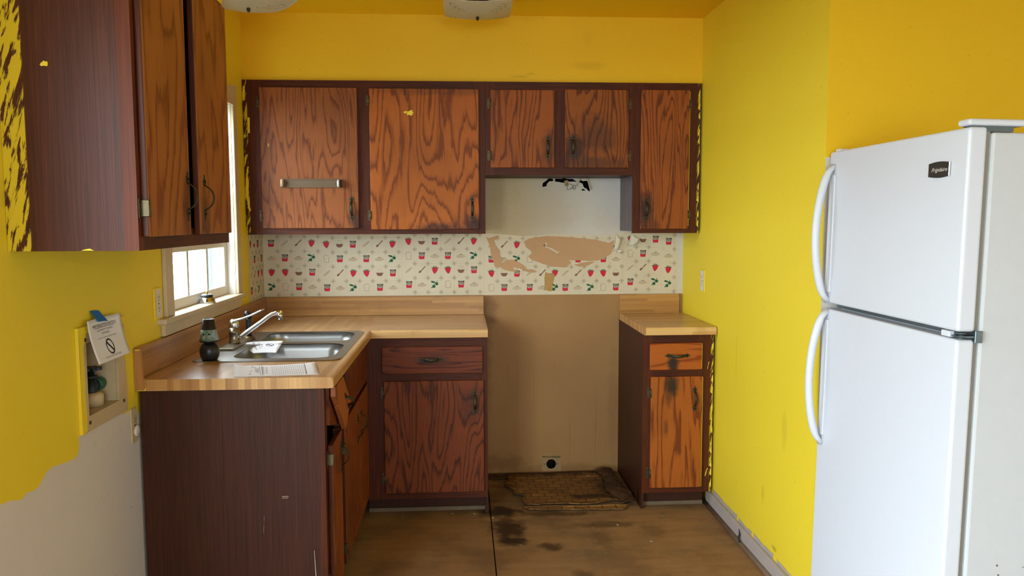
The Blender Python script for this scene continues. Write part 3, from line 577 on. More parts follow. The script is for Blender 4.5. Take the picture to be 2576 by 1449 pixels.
bc = thing('base_cabinet', 'dark red brown base cabinet with drawer, left of the range bay', 'cabinet', (.92, -.3, 0))
YF, YK = -.61, -.535
obj('carcass', MB().box(.64, .654, YF+.019, -.02, .09, .876).box(1.184, 1.197, YF+.019, -.02, 0, .876).box(.654, 1.184, YF+.019, -.02, .09, .104).box(.654, 1.184, -.034, -.02, .104, .876), 'panel', bc)
obj('face_frame', MB().box(.614, .71, YF, YF+.019, .086, .876).box(1.155, 1.197, YF, YF+.019, .086, .876).box(.71, 1.155, YF, YF+.019, .825, .876, mi=1).box(.71, 1.155, YF, YF+.019, .66, .71, mi=1).box(.71, 1.155, YF, YF+.019, .086, .13, mi=1), ['frame', 'frameh'], bc)
obj('toe_kick', MB().box(.612, 1.197, YK, YK+.012, 0, .09), 'panel', bc)
obj('toe_strip', MB().box(.612, 1.195, YK-.014, YK, 0, .020, .003), 'dusty', bc, label='pale dusty strip at the floor')
door_y(bc, .694, 1.174, .704, .832, YF-.019, 'oak_drawer', (.929, .772), None, 'drawer', True)
door_y(bc, .701, 1.178, .120, .668, YF-.019, 'oak_low', (1.136, .562), (-1, [.61, .19]))
rb = thing('base_cabinet', 'narrow oak base cabinet with scorched drawer, between the range bay and the right wall', 'cabinet', (2.13, -.3, 0))
obj('carcass', MB().box(1.957, 1.970, YF+.019, -.003, 0, .876).box(2.285, 2.298, YF+.019, -.003, .09, .876).box(1.970, 2.285, YF+.019, -.003, .09, .104).box(1.970, 2.285, -.017, -.003, .104, .876), 'panel', rb)
obj('face_frame', MB().box(1.957, 2.005, YF, YF+.019, .086, .876).box(2.232, W-.012, YF, YF+.019, .086, .876, mi=2).box(2.005, 2.232, YF, YF+.019, .825, .876, mi=1).box(2.005, 2.232, YF, YF+.019, .66, .72, mi=1).box(2.005, 2.232, YF, YF+.019, .086, .13, mi=1), ['frame', 'frameh', 'frame_yr'], rb)
obj('toe_kick', MB().box(1.957, W-.034, YK, YK+.012, 0, .09), 'panel', rb)
obj('toe_strip', MB().box(1.957, W-.034, YK-.014, YK, 0, .020, .003), 'dusty', rb, label='pale dusty strip at the floor')
door_y(rb, 1.987, 2.242, .705, .836, YF-.019, 'oak_rdrawer', (2.122, .775), None, 'drawer', True)
door_y(rb, 1.993, 2.248, .116, .671, YF-.019, 'oak_right', (2.210, .56), (-1, [.592, .19]))
obj('paint_line', MB().box(2.2482, 2.2498, YF-.017, YF-.003, .12, .668).box(2.2422, 2.2438, YF-.017, YF-.003, .708, .833), 'yellow', rb, label='yellow paint line on door and drawer edges')
mb = MB()
for k in range(14):
    z = .13+k*.052+random.uniform(-.015, .015); w = random.uniform(.003, .011)
    if random.random() < .75: mb.poly([jag([(2.3045-w, z), (2.305, z-.014), (2.305, z+.03), (2.3045-w*.5, z+.02)], .0015)], XZ(YF-.0006))
for pts in ([(2.272, .165), (2.276, .168), (2.281, .19), (2.288, .205), (2.284, .206), (2.277, .19)], [(2.274, .70), (2.278, .71), (2.286, .74), (2.281, .738)]): mb.poly([jag(pts, .001)], XZ(YF-.0006))
obj('paint_fleck', mb, 'yellow', rb, label='flaking yellow paint along the right stile')

# ------------------------------------------------------------------ worktops
CT, CB = .914, .876
wt = thing('worktop', 'L-shaped butcher block laminate worktop holding the sink', 'worktop', (.4, -.8, CB))
SK = (.078, .618, -1.436, -.654)
mb = MB().poly([[(.02, -1.735), (.636, -1.735), (.636, -.60), (.60, -.0205), (.02, -.0205)], rrect(SK[0]+.012, SK[1]-.012, SK[2]+.012, SK[3]-.012, .04)[::-1]], XY(CT), 0, (0, 0, CB-CT))
mb.poly([[(.636, -.622), (1.199, -.622), (1.199, -.0205), (.60, -.0205), (.636, -.60)]], XY(CT), 1, (0, 0, CB-CT))
obj('top', mb, ['top_y', 'top_x'], wt)
def nosing(p0, p1, out):
    """rounded front edge strip"""
    prof = [(0, CT)]+[(.001+.010*math.sin(math.radians(t)), CT-.010+.010*math.cos(math.radians(t))) for t in range(0, 91, 15)]+[(.011, CB+.002), (.009, CB), (0, CB)]
    o = Vector(out); vs = [Vector(p)+o*a+Vector((0, 0, z)) for p in (p0, p1) for a, z in prof]; n_ = len(prof)
    return vs, [(i, (i+1) % n_, (i+1) % n_+n_, i+n_) for i in range(n_)]+[tuple(range(n_))[::-1], tuple(range(n_, 2*n_))]
v1, f1 = nosing((.6361, -1.735, 0), (.6361, -.634, 0), (1, 0, 0)); obj('front_edge', MB().add(v1, f1), 'edge_y', wt)
v1, f1 = nosing((.6475, -.6221, 0), (1.199, -.6221, 0), (0, -1, 0)); obj('front_edge', MB().add(v1, f1), 'edge_x', wt)
mb = MB().poly([[(.001, CB), (.634, CB), (.646, CB+.002), (.6462, CT-.014), (.6425, CT-.005), (.636, CT), (.038, CT), (.030, CT+.004), (.026, CT+.102), (.001, CT+.102)]], XZ(-1.742), 0, (0, .0068, 0))
obj('end_cap', mb, 'edge_z', wt)
obj('paint_smear', MB().poly([[(.004, CB+.001), (.036, CB+.001), (.040, CB+.014), (.03, CB+.002), (.012, CB+.003)]], XZ(-1.7428)).poly([[(.005, CT+.101), (.026, CT+.101), (.022, CT+.098), (.01, CT+.096)]], XZ(-1.7428)), 'yellow', wt, label='yellow paint on the end cap')
obj('left_splash', MB().box(.001, .020, -1.735, -.0205, CT, CT+.105, .002), 'splash_y', wt)
obj('back_splash', MB().box(.001, 1.197, -.020, -.001, CT, CT+.106, .002), 'splash', wt)
wr = thing('worktop', 'short butcher block worktop beside the right wall', 'worktop', (2.13, -.3, CB))
obj('top', MB().box(1.964, W-.006, -.622, -.0205, CB, CT), 'top_x', wr)
v1, f1 = nosing((1.964, -.6221, 0), (W-.006, -.6221, 0), (0, -1, 0)); obj('front_edge', MB().add(v1, f1), 'edge_x', wr)
obj('end_cap', MB().box(1.957, 1.964, -.632, -.0205, CB, CT-.0005, .001), 'edge_z', wr)
obj('back_splash', MB().poly([[(1.957, CT), (2.294, CT), (2.294, CT+.094), (2.288, CT+.105), (1.957, CT+.105)]], XZ(-.020), 0, (0, .019, 0)), 'splash', wr)

# ------------------------------------------------------------------ wallpaper on the back wall
def motif(kind, s=1.1):
    """list of (material index, points) round the origin, cell about 70 mm"""
    k = .001*s; P = lambda L: [(a*k, b*k) for a, b in L]; out = []
    el = lambda cx, cy, rx, ry, n=10, rot=0: [(cx+rx*math.cos(2*math.pi*i/n)*math.cos(rot)-ry*math.sin(2*math.pi*i/n)*math.sin(rot), cy+rx*math.cos(2*math.pi*i/n)*math.sin(rot)+ry*math.sin(2*math.pi*i/n)*math.cos(rot)) for i in range(n)]
    if kind in 'sS':
        f = 1 if kind == 's' else -1; body = [(-3, -19), (3, -16), (12, -4), (15, 6), (12, 12), (4, 14), (-6, 13), (-13, 10), (-14, 2), (-9, -12)]
        body = [(f*a, b) for a, b in body]; out.append((0, P(body[::f])))
        for lf in ([(-3, 12), (3, 12), (0, 24)], [(2, 12), (9, 11), (12, 21)], [(-9, 11), (-2, 12), (-9, 22)], [(9, 10), (14, 7), (21, 14)], [(-14, 8), (-9, 12), (-20, 12)]):
            L = [(f*a, b) for a, b in lf]; out.append((1, P(L[::f])))
    elif kind == 'p':
        out.append((0, P([(-12, -17), (12, -17), (14, -10), (14, 0), (8, -2), (0, -3), (-8, -2), (-14, 0), (-14, -10)])))
        for i in range(5):
            x = -13+6*i; out.append((5, P([(x, -1), (x+2.4, -1), (x+4.4, 10), (x+6, 17), (x+2, 15), (x+1, 8)])))
        for i in range(4): out.append((5, P([(-15+8*i, 12), (-12+8*i, 11), (-9+8*i, 18), (-13+8*i, 17)])))
    elif kind == 'b':
        out.append((2, P([(-17, 0), (17, 0), (14, -9), (8, -15), (-8, -15), (-14, -9)]))); out.append((2, P([(-19, 1.5), (-19, 0), (19, 0), (19, 1.5)])))
        for sg in (1, -1): L = [(sg*7, 18), (sg*8, 18), (sg*12, 1), (sg*11, 1)]; out.append((4, P(L if sg < 0 else L[::-1])))
        out.append((4, P([(-7, 17), (7, 17), (7, 18.2), (-7, 18.2)])))
    elif kind == 'u':
        out.append((2, P(el(-9, -8, 8.5, 5, 10, .75)))); out.append((2, P([(-6, -3), (-3, -6), (15, 13), (19, 18), (17, 20), (12, 17)])))
    elif kind == 'g':
        out.append((3, P(el(0, 0, 24, 5.5, 12, .68))))
        for i in range(4): out.append((4, P([(-12+7*i, -8+5.6*i), (-11+7*i, -9+5.6*i), (-7+7*i, -1+5.6*i), (-8+7*i, -.5+5.6*i)])))
    elif kind == 'h':
        out.append((3, P([(-24, -5), (-16, -11), (4, -13), (20, -8), (23, -2), (12, 4), (2, 9), (-8, 5), (-18, 2)]))); out.append((4, P([(-8, 5), (-6, 3), (2, 5), (10, 3), (2, 9)])))
    elif kind == 'o':
        for cx, cy in ((8, 3), (-6, -10)): out.append((1, P(el(cx, cy, 8.5, 8, 10))))
        out.append((1, P(el(-10, 12, 12, 5, 8, -.25)))); out.append((1, P([(-20, -20), (-13, -17), (-12, -12), (-18, -14)]))); out.append((1, P([(-6, -3), (-5, -5), (12, 18), (10, 19)])))
    elif kind == 'd':
        o = [(-12, -18), (12, -18), (13, 4), (17, 10), (12, 18), (-10, 18), (-16, 10), (-12, 4)]
        for i in range(8):
            a, b = Vector(o[i]), Vector(o[(i+1) % 8]); d = (b-a).normalized(); nn = Vector((-d.y, d.x))*1.6
            if i != 3: out.append((4, P([a, b, b+nn, a+nn])))
    return out
ROWS = ['SbpgusS', 'dphpho', 'gusSbp', 'phodph']; ROWS[0] = 'Sbpgus'
def strip(mb, y, x0, x1, zt, zb, xc, pitch, r0z, phase, cols, c0=0, rowp=.0792, to=None, nrm=(0, -1, 0)):
    to = to or XZ(y); e = .0002
    for r in range(4):
        cz = r0z-rowp*r
        for c in range(cols):
            kx = xc+pitch*c; kind = ROWS[(r+phase) % 4][(c+c0) % 6]
            for q, (mi, pts) in enumerate(motif(kind)):
                L = [(kx+a, cz+b) for a, b in pts]; up = Vector(nrm)*.00006*q
                if min(q[0] for q in L) > x0-.004 and max(q[0] for q in L) < x1+.006 and max(q[1] for q in L) < zt+.001: mb.poly([L], lambda a, b: Vector(to(a, b))+up, mi)
    for r in range(-1, 5):
        dz = r0z-rowp*(r-.5)-.004
        for c in range(-1, cols+1):
            dx = xc+pitch*(c+.5)-.002
            if dx < x0+.006 or dx > x1-.006 or dz > zt-.006 or dz < zb+.006:
                continue
            s = .0128
            for a, b in ((s, s*.82), (s*.58, s*.55)):
                t = .0013; A = [(a, 0), (0, a), (-a, 0), (0, -a)]; B = [(b, 0), (0, b), (-b, 0), (0, -b)]
                for i in range(4):
                    j = (i+1) % 4; mb.poly([[(dx+A[i][0], dz+A[i][1]), (dx+A[j][0], dz+A[j][1]), (dx+B[j][0], dz+B[j][1]), (dx+B[i][0], dz+B[i][1])]], to, 4)
            mb.poly([[(dx+s*.38, dz), (dx, dz+s*.38), (dx-s*.38, dz), (dx, dz-s*.38)]], to, 4)
            if dz-rowp > zb: mb.poly([rect(dx-.0006, dx+.0006, dz-rowp+s, dz-s)], to, 6)
            if dx+pitch < x1: mb.poly([rect(dx+s, dx+pitch-s, dz-.0006, dz+.0006)], to, 6)
ZW0, ZW1 = CT+.1065, 1.363
wp = obj('wallpaper', MB().poly([[(.001, ZW0), (1.2, ZW0), (1.2, 1.019), (1.957, 1.019), (1.957, ZW0), (2.283, ZW0), (2.281, 1.20), (2.279, ZW1), (1.957, ZW1), (1.93, 1.352), (1.85, 1.347), (1.75, 1.352), (1.6, 1.356), (1.42, 1.345), (1.3, 1.357), (1.2, 1.362), (.001, ZW1)]], XZ(-.0008)), 'wallpaper', wall_back, label='cream kitchen print wallpaper')
mb = MB(); yw = -.0013
strip(mb, yw, .003, .312, ZW1, ZW0, .0439, .0725, 1.3115, 0, 4, 2)
strip(mb, yw, .312, .7494, ZW1, ZW0, .3402, .0717, 1.3045, 0, 6)
strip(mb, yw, .7494, 1.199, ZW1, ZW0, .7858, .0717, 1.319, 0, 6)
strip(mb, yw, 1.199, 1.6123, 1.345, 1.02, 1.2407, .0708, 1.298, 2, 6)
strip(mb, yw, 1.6123, 1.9787, 1.345, 1.02, 1.6524, .0712, 1.296, 0, 5)
strip(mb, yw, 1.9787, 2.195, 1.363, ZW0, 2.0191, .0705, 1.325, 0, 3)
strip(mb, yw, 2.195, 2.281, 1.363, ZW0, 2.2347, .0705, 1.313, 0, 1, 2)
for x in (.312, .7494, 1.199, 1.6123, 1.9787, 2.195): mb.poly([rect(x-.0006, x+.0006, ZW0 if not 1.2 < x < 1.9 else 1.02, 1.35)], XZ(yw), 6)
pm = obj('printed_motif', mb, ['mred', 'mgreen', 'mbrown', 'mpale', 'mgrey', 'mdark', 'mline'], wp, label='printed strawberries, pots, spoons and olives'); pm['kind'] = 'stuff'
T = dict(t1=[(1.2105, 1.3419), (1.2259, 1.3353), (1.2522, 1.3417), (1.2764, 1.3504), (1.283, 1.3372), (1.2565, 1.322), (1.2674, 1.289), (1.2871, 1.267), (1.2914, 1.2339), (1.3068, 1.2272), (1.2978, 1.2009), (1.2955, 1.1744), (1.2625, 1.1746), (1.2494, 1.2122), (1.2386, 1.2452), (1.2322, 1.2892)],
 t2=[(1.3045, 1.2008), (1.3266, 1.2117), (1.3553, 1.2159), (1.395, 1.2003), (1.4215, 1.1824), (1.4392, 1.1602), (1.4747, 1.16), (1.4946, 1.1466), (1.4702, 1.1423), (1.4392, 1.1469), (1.406, 1.1582), (1.3596, 1.174), (1.3662, 1.1607), (1.3927, 1.1495), (1.375, 1.1496), (1.3374, 1.152), (1.2977, 1.1656), (1.2933, 1.1744)],
 t3=[(1.4195, 1.3147), (1.4438, 1.3278), (1.4703, 1.3365), (1.5588, 1.3449), (1.692, 1.3376), (1.8258, 1.3233), (1.8931, 1.3049), (1.9264, 1.3213), (1.9223, 1.2815), (1.9047, 1.2416), (1.8668, 1.2174), (1.8377, 1.2087), (1.7818, 1.2068), (1.726, 1.2094), (1.6702, 1.2119), (1.6836, 1.1985), (1.6637, 1.172), (1.6481, 1.1699), (1.5813, 1.1748), (1.5257, 1.1906), (1.4703, 1.2109), (1.4437, 1.2309), (1.4659, 1.2506), (1.4592, 1.2639), (1.4393, 1.2794)],
 t3b=[(1.7015, 1.1851), (1.7595, 1.1981), (1.8199, 1.2021), (1.7708, 1.178), (1.7328, 1.1738)])
ISL = [(1.5368, 1.3011), (1.5478, 1.3141), (1.55, 1.2965), (1.5412, 1.2877), (1.5811, 1.2765), (1.6033, 1.2609), (1.6189, 1.2586), (1.6078, 1.2476), (1.57, 1.2699), (1.5367, 1.2855), (1.528, 1.292)]
for k, pts in T.items():
    loops = [jag(pts, .002)]
    if k == 't3': loops.append(jag(ISL, .001)[::-1])
    obj('bare_patch', MB().poly(loops, XZ(-.0030)), 'tan', wall_back, label='tan patch where the wallpaper tore away')
obj('scorch_mark', MB().poly([jag([(1.5413, 1.1462), (1.5925, 1.1326), (1.5881, 1.0971), (1.577, 1.0393), (1.5325, 1.0419)], .004)], XZ(-.0022)), 'tanstain', wall_back, label='brown scorch mark on the wallpaper')
# curled torn flaps of wallpaper
def curl(cx, cz, w, h, r, ang):
    def fn(a, b):
        t = a*2.6; x = -w/2+w*a*.55+r*math.sin(t)*.5; y = -.004-r*(1-math.cos(t)); z = (b-.5)*h*(1-.75*a)-.12*h*a*math.sin(a*5)
        ca, sa = math.cos(ang), math.sin(ang); return (cx+x*ca-z*sa, y, cz+x*sa+z*ca)
    return MB().grid(fn, 10, 4, thick=(0, -.0006, 0))
obj('torn_flap', curl(1.945, 1.305, .03, .10, .016, -.15), 'wallpaper', wall_back, label='curled torn wallpaper flap'); obj('torn_flap', curl(2.04, 1.315, .06, .075, .022, -.3), 'wallpaper', wall_back, label='curled torn wallpaper flap')
obj('torn_flap', curl(1.965, 1.262, .05, .02, .008, .1), 'wallpaper', wall_back, label='curled torn wallpaper flap'); obj('torn_flap', curl(1.41, 1.157, .05, .016, .005, -.3), 'wallpaper', wall_back, label='curled torn wallpaper flap')
# wallpaper strip returning on the left wall
wl = obj('wallpaper', MB().poly([jag([(-.292, ZW0), (-.0005, ZW0), (-.0005, 1.363), (-.288, 1.363)], .001, 2)], YZ(.0008)), 'wallpaper', wall_left, label='cream kitchen print wallpaper')
mb = MB(); strip(mb, 0, -.287, 0, 1.363, ZW0, -.256, .0717, 1.313, 0, 4, 0, .0792, YZ(.0013), (1, 0, 0))
pm = obj('printed_motif', mb, ['mred', 'mgreen', 'mbrown', 'mpale', 'mgrey', 'mdark', 'mline'], wl); pm['kind'] = 'stuff'

# ------------------------------------------------------------------ range bay: wires, gas stub, vinyl, debris
wires = thing('cable', 'loose brown electrical cable hanging out of the torn hole above the range bay', 'cable', (1.7, -.005, 1.6))
obj('wire', MB().tube([(1.6577, .03, 1.650), (1.658, -.008, 1.63), (1.66, -.012, 1.5988), (1.672, -.012, 1.602), (1.6821, -.01, 1.6054), (1.697, -.008, 1.618)], .0012, 6), 'black', wires)
obj('wire', MB().tube([(1.655, .03, 1.648), (1.662, -.008, 1.632), (1.68, -.012, 1.630), (1.697, -.012, 1.622), (1.708, -.012, 1.622), (1.704, -.012, 1.602), (1.695, -.01, 1.602), (1.692, -.01, 1.620)], .0013, 6), 'brass', wires)
obj('sheath', MB().tube([(1.707, -.012, 1.618), (1.720, -.014, 1.634), (1.730, -.014, 1.650), (1.737, -.006, 1.672)], [(.004, .0025)]*4, 8), 'plate', wires, label='cream cable sheath')
obj('sheath', MB().tube([(1.772, -.004, 1.682), (1.775, -.01, 1.658), (1.783, -.012, 1.632), (1.793, -.012, 1.610), (1.795, .02, 1.590)], [(.0048, .0028)]*5, 8), 'plate', wires, label='cream cable sheath')
obj('insulation', MB().poly([jag([(1.648, 1.652), (1.664, 1.652), (1.671, 1.625), (1.655, 1.618), (1.645, 1.63)], .003)], XZ(-.004), 0, (0, .003, 0)), 'brass', wires, label='frayed brown insulation')
gp = thing('cover_plate', 'cream plate with a round dark pipe hole low on the range bay wall', 'plate', (1.577, 0, .05))
obj('plate', MB().poly([rect(1.523, 1.632, .012, .102), [(1.575+.027*math.cos(2*math.pi*k/24), .053+.027*math.sin(2*math.pi*k/24)) for k in range(24)][::-1]], XZ(-.003), 0, (0, .0028, 0)), 'plate_tan', gp)
obj('hole_liner', MB().lathe([(.0272, -.004), (.0272, .0), (.024, .0), (.024, -.001), (.0, -.001)], (1.575, -.001, .053), 'y', 24), 'blackmatte', gp, label='dark round pipe hole')
obj('screw', MB().lathe([(.003, 0), (.003, -.001)], (1.538, -.003, .053), 'y', 8), 'socket', gp); obj('screw', MB().lathe([(.003, 0), (.003, -.001)], (1.611, -.003, .053), 'y', 8), 'socket', gp)
obj('rust_stain', MB().poly([jag([(1.525, .092), (1.56, .089), (1.58, .09), (1.627, .088), (1.628, .098), (1.59, .099), (1.55, .097), (1.527, .1)], .002)], XZ(-.0034)), 'brass', gp, label='rusty stain on the plate')
vy = [(1.335, -.06), (1.5, -.045), (1.72, -.05), (1.92, -.08), (1.90, -.25), (1.885, -.5), (1.7, -.535), (1.5, -.53), (1.395, -.525), (1.37, -.46), (1.40, -.40), (1.33, -.36), (1.34, -.30), (1.30, -.24)]
def wavy(name, pts, z, amp, label, th=.004, mat='vinyl'):
    me = MB(); L = jag(pts, .007, 4); cx = sum(q[0] for q in L)/len(L); cy = sum(q[1] for q in L)/len(L)
    rings = [1, .85, .65, .4, .15]; vs = []; fs = []; n_ = len(L)
    for k, s in enumerate(rings):
        for q in L:
            x, y = cx+(q[0]-cx)*s, cy+(q[1]-cy)*s
            vs.append((x, y, z+amp*(.5+.5*math.sin(x*23)*math.cos(y*19))*(1 if k < 2 else .6)+(.004 if k == 0 else 0)))
    for k in range(len(rings)-1):
        for i in range(n_): fs.append((k*n_+i, k*n_+(i+1) % n_, (k+1)*n_+(i+1) % n_, (k+1)*n_+i))
    fs.append(tuple(4*n_+i for i in range(n_))); b = len(vs)
    vs += [(v[0], v[1], v[2]-th) for v in vs[:n_]]; fs += [(i, b+i, b+(i+1) % n_, (i+1) % n_) for i in range(n_)]
    me.add(vs, fs); o = obj(name, me, mat); tag(o, label, 'flooring'); return o
wavy('vinyl_flooring', vy, .010, .006, 'torn sheet of tan tile pattern vinyl on the range bay floor')
wavy('vinyl_strip', [(1.38, -.545), (1.6, -.555), (1.86, -.555), (1.90, -.565), (1.87, -.61), (1.75, -.615), (1.55, -.60), (1.40, -.59)], .006, .004, 'narrow stained strip of torn vinyl in front of the range bay')
vr = [(1.205, -.03), (1.90, -.015), (1.94, -.06), (1.7, -.075), (1.45, -.07), (1.30, -.10), (1.205, -.11)]
wavy('vinyl_scrap', vr, .006, .005, 'dark rotted strip of vinyl along the foot of the range bay wall', mat='backing')
def flapf(a, b):
    y = -.06-.50*b; x0 = 1.80+.06*b+.02*math.sin(b*7)+.006*math.sin(b*37); x1 = 1.905+.040*b+.003*math.sin(b*43)
    return (x0+(x1-x0)*a, y, .026+.012*a*(1.2-b)+.004*math.sin(b*11)+.012*math.sin(a*3.1)+.003*math.sin(31*b+9*a)*math.sin(17*a+3))
tag(obj('vinyl_flap', MB().grid(flapf, 14, 26, thick=(0, 0, -.004)), 'backing'), 'dark brown folded vinyl flap against the right base cabinet', 'flooring')
chips = [(2.03, -.72, 'large pale flake on the floor in front of the right base cabinet', .017), (1.80, -.80, 'white chip on the floor right of centre', .008), (1.68, -.83, 'dull oval flake on the floor in front of the range bay', .011), (1.02, -.60, 'upright pale scrap under the corner base cabinet drawer', .012), (.78, -.62, 'pale scrap at the toe strip near the sink cabinet', .012), (1.13, -.61, 'small cream chip at the right end of the toe strip', .008), (1.215, -.67, 'small cream chip beside the floor seam', .008), (1.33, -1.0, 'curled grey scrap on the dark burn mark', .013), (1.91, -1.0, 'white speck chip near the right baseboard', .007), (.73, -.69, 'yellowish crumb on the floor near the sink cabinet', .008), (1.765, -.13, 'white chip on the dark vinyl at the back wall', .007)]
for x, y, lab, s in chips:
    h = .0015 if y < -.14 else .0185
    n_ = 9; rr = [s*random.uniform(.35, 1.0) for _ in range(n_)]; a0 = random.uniform(0, 6)
    pts = [(x+rr[k]*math.cos(a0+2*math.pi*k/n_), y+rr[k]*.7*math.sin(a0+2*math.pi*k/n_)) for k in range(n_)]
    tag(obj('paint_chip', MB().poly([pts], lambda a, b, x=x, s=s, h=h: (a, b, h+.0012+.4*abs(a-x-.2*s)), 0, (0, 0, -.0011)), 'trim' if 'white' in lab or 'cream' in lab else 'dusty'), lab, 'debris')

# ------------------------------------------------------------------ sink, faucet and things on the worktop
sk = thing('sink', 'double bowl stainless steel sink set in the left worktop', 'sink', (.35, -1.04, CT))
b1, b2 = (.205, .588, -1.385, -1.032), (.205, .588, -.972, -.690); zr = CT+.0045
mb = MB().poly([rrect(SK[0], SK[1], SK[2], SK[3], .045), rrect(*b1, .07)[::-1], rrect(*b2, .07)[::-1]], XY(zr))
Lo = rrect(SK[0], SK[1], SK[2], SK[3], .045); n_ = len(Lo); mb.add([(a, b, zr) for a, b in Lo]+[(a+(.004 if a > .35 else -.004), b+(.004 if b > -1.04 else -.004), CT+.0006) for a, b in Lo], [(i, i+n_, (i+1) % n_+n_, (i+1) % n_) for i in range(n_)], 0, True)
obj('rim', mb, 'steel', sk)
for q, b in enumerate((b1, b2)):
    levels = [(0, zr, .07), (-.004, zr-.006, .07), (.006, zr-.03, .07), (.012, zr-.13, .07), (.026, zr-.158, .065), (.06, zr-.168, .05)]
    vs = []; fs = []
    for off, z, r in levels: vs += [(a, c_, z) for a, c_ in rrect(b[0]+off, b[1]-off, b[2]+off, b[3]-off, r)]
    m_ = 28
    for k in range(len(levels)-1):
        for i in range(m_): fs.append((k*m_+i, (k+1)*m_+i, (k+1)*m_+(i+1) % m_, k*m_+(i+1) % m_))
    fs.append(tuple((len(levels)-1)*m_+i for i in range(m_)))
    bw = obj('bowl', MB().add(vs, fs, 0, True), 'steel', sk)
    obj('drain', MB().lathe([(.042, 0), (.042, .002), (.034, .0025), (.03, -.006), (0, -.006)], ((b[0]+b[1])/2, (b[2]+b[3])/2, zr-.1675), 'z', 24), 'chrome', bw)
fc = thing('faucet', 'chrome single lever kitchen faucet behind the sink bowls', 'faucet', (.13, -1.05, zr))
fx, fy = .131, -1.05
obj('base_plate', MB().box(.104, .166, -1.195, -.915, zr, zr+.009, .003), 'deck', fc)
obj('body', MB().lathe([(.0225, .009), (.0225, .016), (.0205, .018), (.0205, .052), (.0212, .053), (.0212, .057), (.0205, .058), (.0200, .074)], (fx, fy, zr), 'z', 24), 'deck', fc)
obj('lever_cap', MB().lathe([(.0198, .0745), (.0208, .080), (.0200, .094), (.0165, .104), (.008, .109)], (fx, fy, zr), 'z', 24), 'chrome', fc)
obj('lever', MB().tube([(fx-.010, fy, zr+.094), (fx+.010, fy, zr+.104), (fx+.040, fy, zr+.112), (fx+.072, fy, zr+.125), (fx+.105, fy, zr+.141), (fx+.124, fy, zr+.150)], [(.018, .006), (.020, .006), (.0165, .005), (.0095, .004), (.009, .0035), (.010, .0035)], 12), 'chrome', fc)
obj('spout', MB().tube([(fx+.015, fy, zr+.030), (fx+.03, fy, zr+.038), (fx+.07, fy, zr+.066), (fx+.11, fy, zr+.094), (fx+.14, fy, zr+.117), (fx+.158, fy, zr+.128), (fx+.175, fy, zr+.133), (fx+.196, fy, zr+.134)], [.0115, .0105, .0095, .0088, .0085, .0085, .0088, .009], 14), 'chrome', fc)
obj('aerator', MB().lathe([(.008, .020), (.0105, .018), (.0105, .004), (.0092, .002), (.0092, -.006), (.007, -.006)], (fx+.190, fy, zr+.112), 'z', 18), 'chrome', fc)
obj('spout_tip', MB().lathe([(.0092, .0), (.0098, .002), (.0098, .006), (.006, .007)], (fx+.194, fy, zr+.134), 'x', 16), 'gold', fc, label='worn brass spout end')
sp = thing('sprayer', 'black pull-out sink sprayer in a brass ring beside the faucet', 'sprayer', (.146, -.882, zr))
sx, sy = .146, -.882
obj('ring', MB().lathe([(.026, 0), (.026, .006), (.018, .014), (.016, .014)], (sx, sy, zr), 'z', 24), 'brass', sp)
obj('handle', MB().lathe([(.0125, .014), (.0115, .03), (.012, .06), (.0125, .085), (.0135, .095)], (sx, sy, zr), 'z', 20), 'black', sp)
obj('spray_head', MB().tube([(sx+.004, sy, zr+.090), (sx-.001, sy, zr+.105), (sx-.007, sy, zr+.113), (sx-.014, sy, zr+.117)], [.0135, .0155, .0145, .010], 14), 'black', sp)
af = thing('air_freshener', 'black cone air freshener with a green label, near end of the sink', 'air freshener', (.140, -1.405, zr))
ax, ay = .140, -1.4045
obj('base', MB().lathe([(.022, 0), (.027, .002), (.033, .014), (.0355, .028), (.0350, .040), (.032, .050), (.026, .060), (.018, .066), (.014, .068)], (ax, ay, zr), 'z', 28), 'black', af)
obj('cone', MB().lathe([(.012, .066), (.030, .069), (.0345, .071), (.0340, .075), (.0200, .153), (.0185, .154), (.016, .152)], (ax, ay, zr), 'z', 28), 'black', af)
obj('label_band', MB().lathe([(.0343, .076), (.0272, .115)], (ax, ay, zr), 'z', 28), 'label', af, label='green and blue printed paper label')
obj('label_hole', MB().lathe([(.003, -.031), (.003, -.0325)], (ax-.010, ay, zr+.10), 'y', 10).lathe([(.003, -.0295), (.003, -.031)], (ax+.010, ay, zr+.10), 'y', 10), 'blackmatte', af)

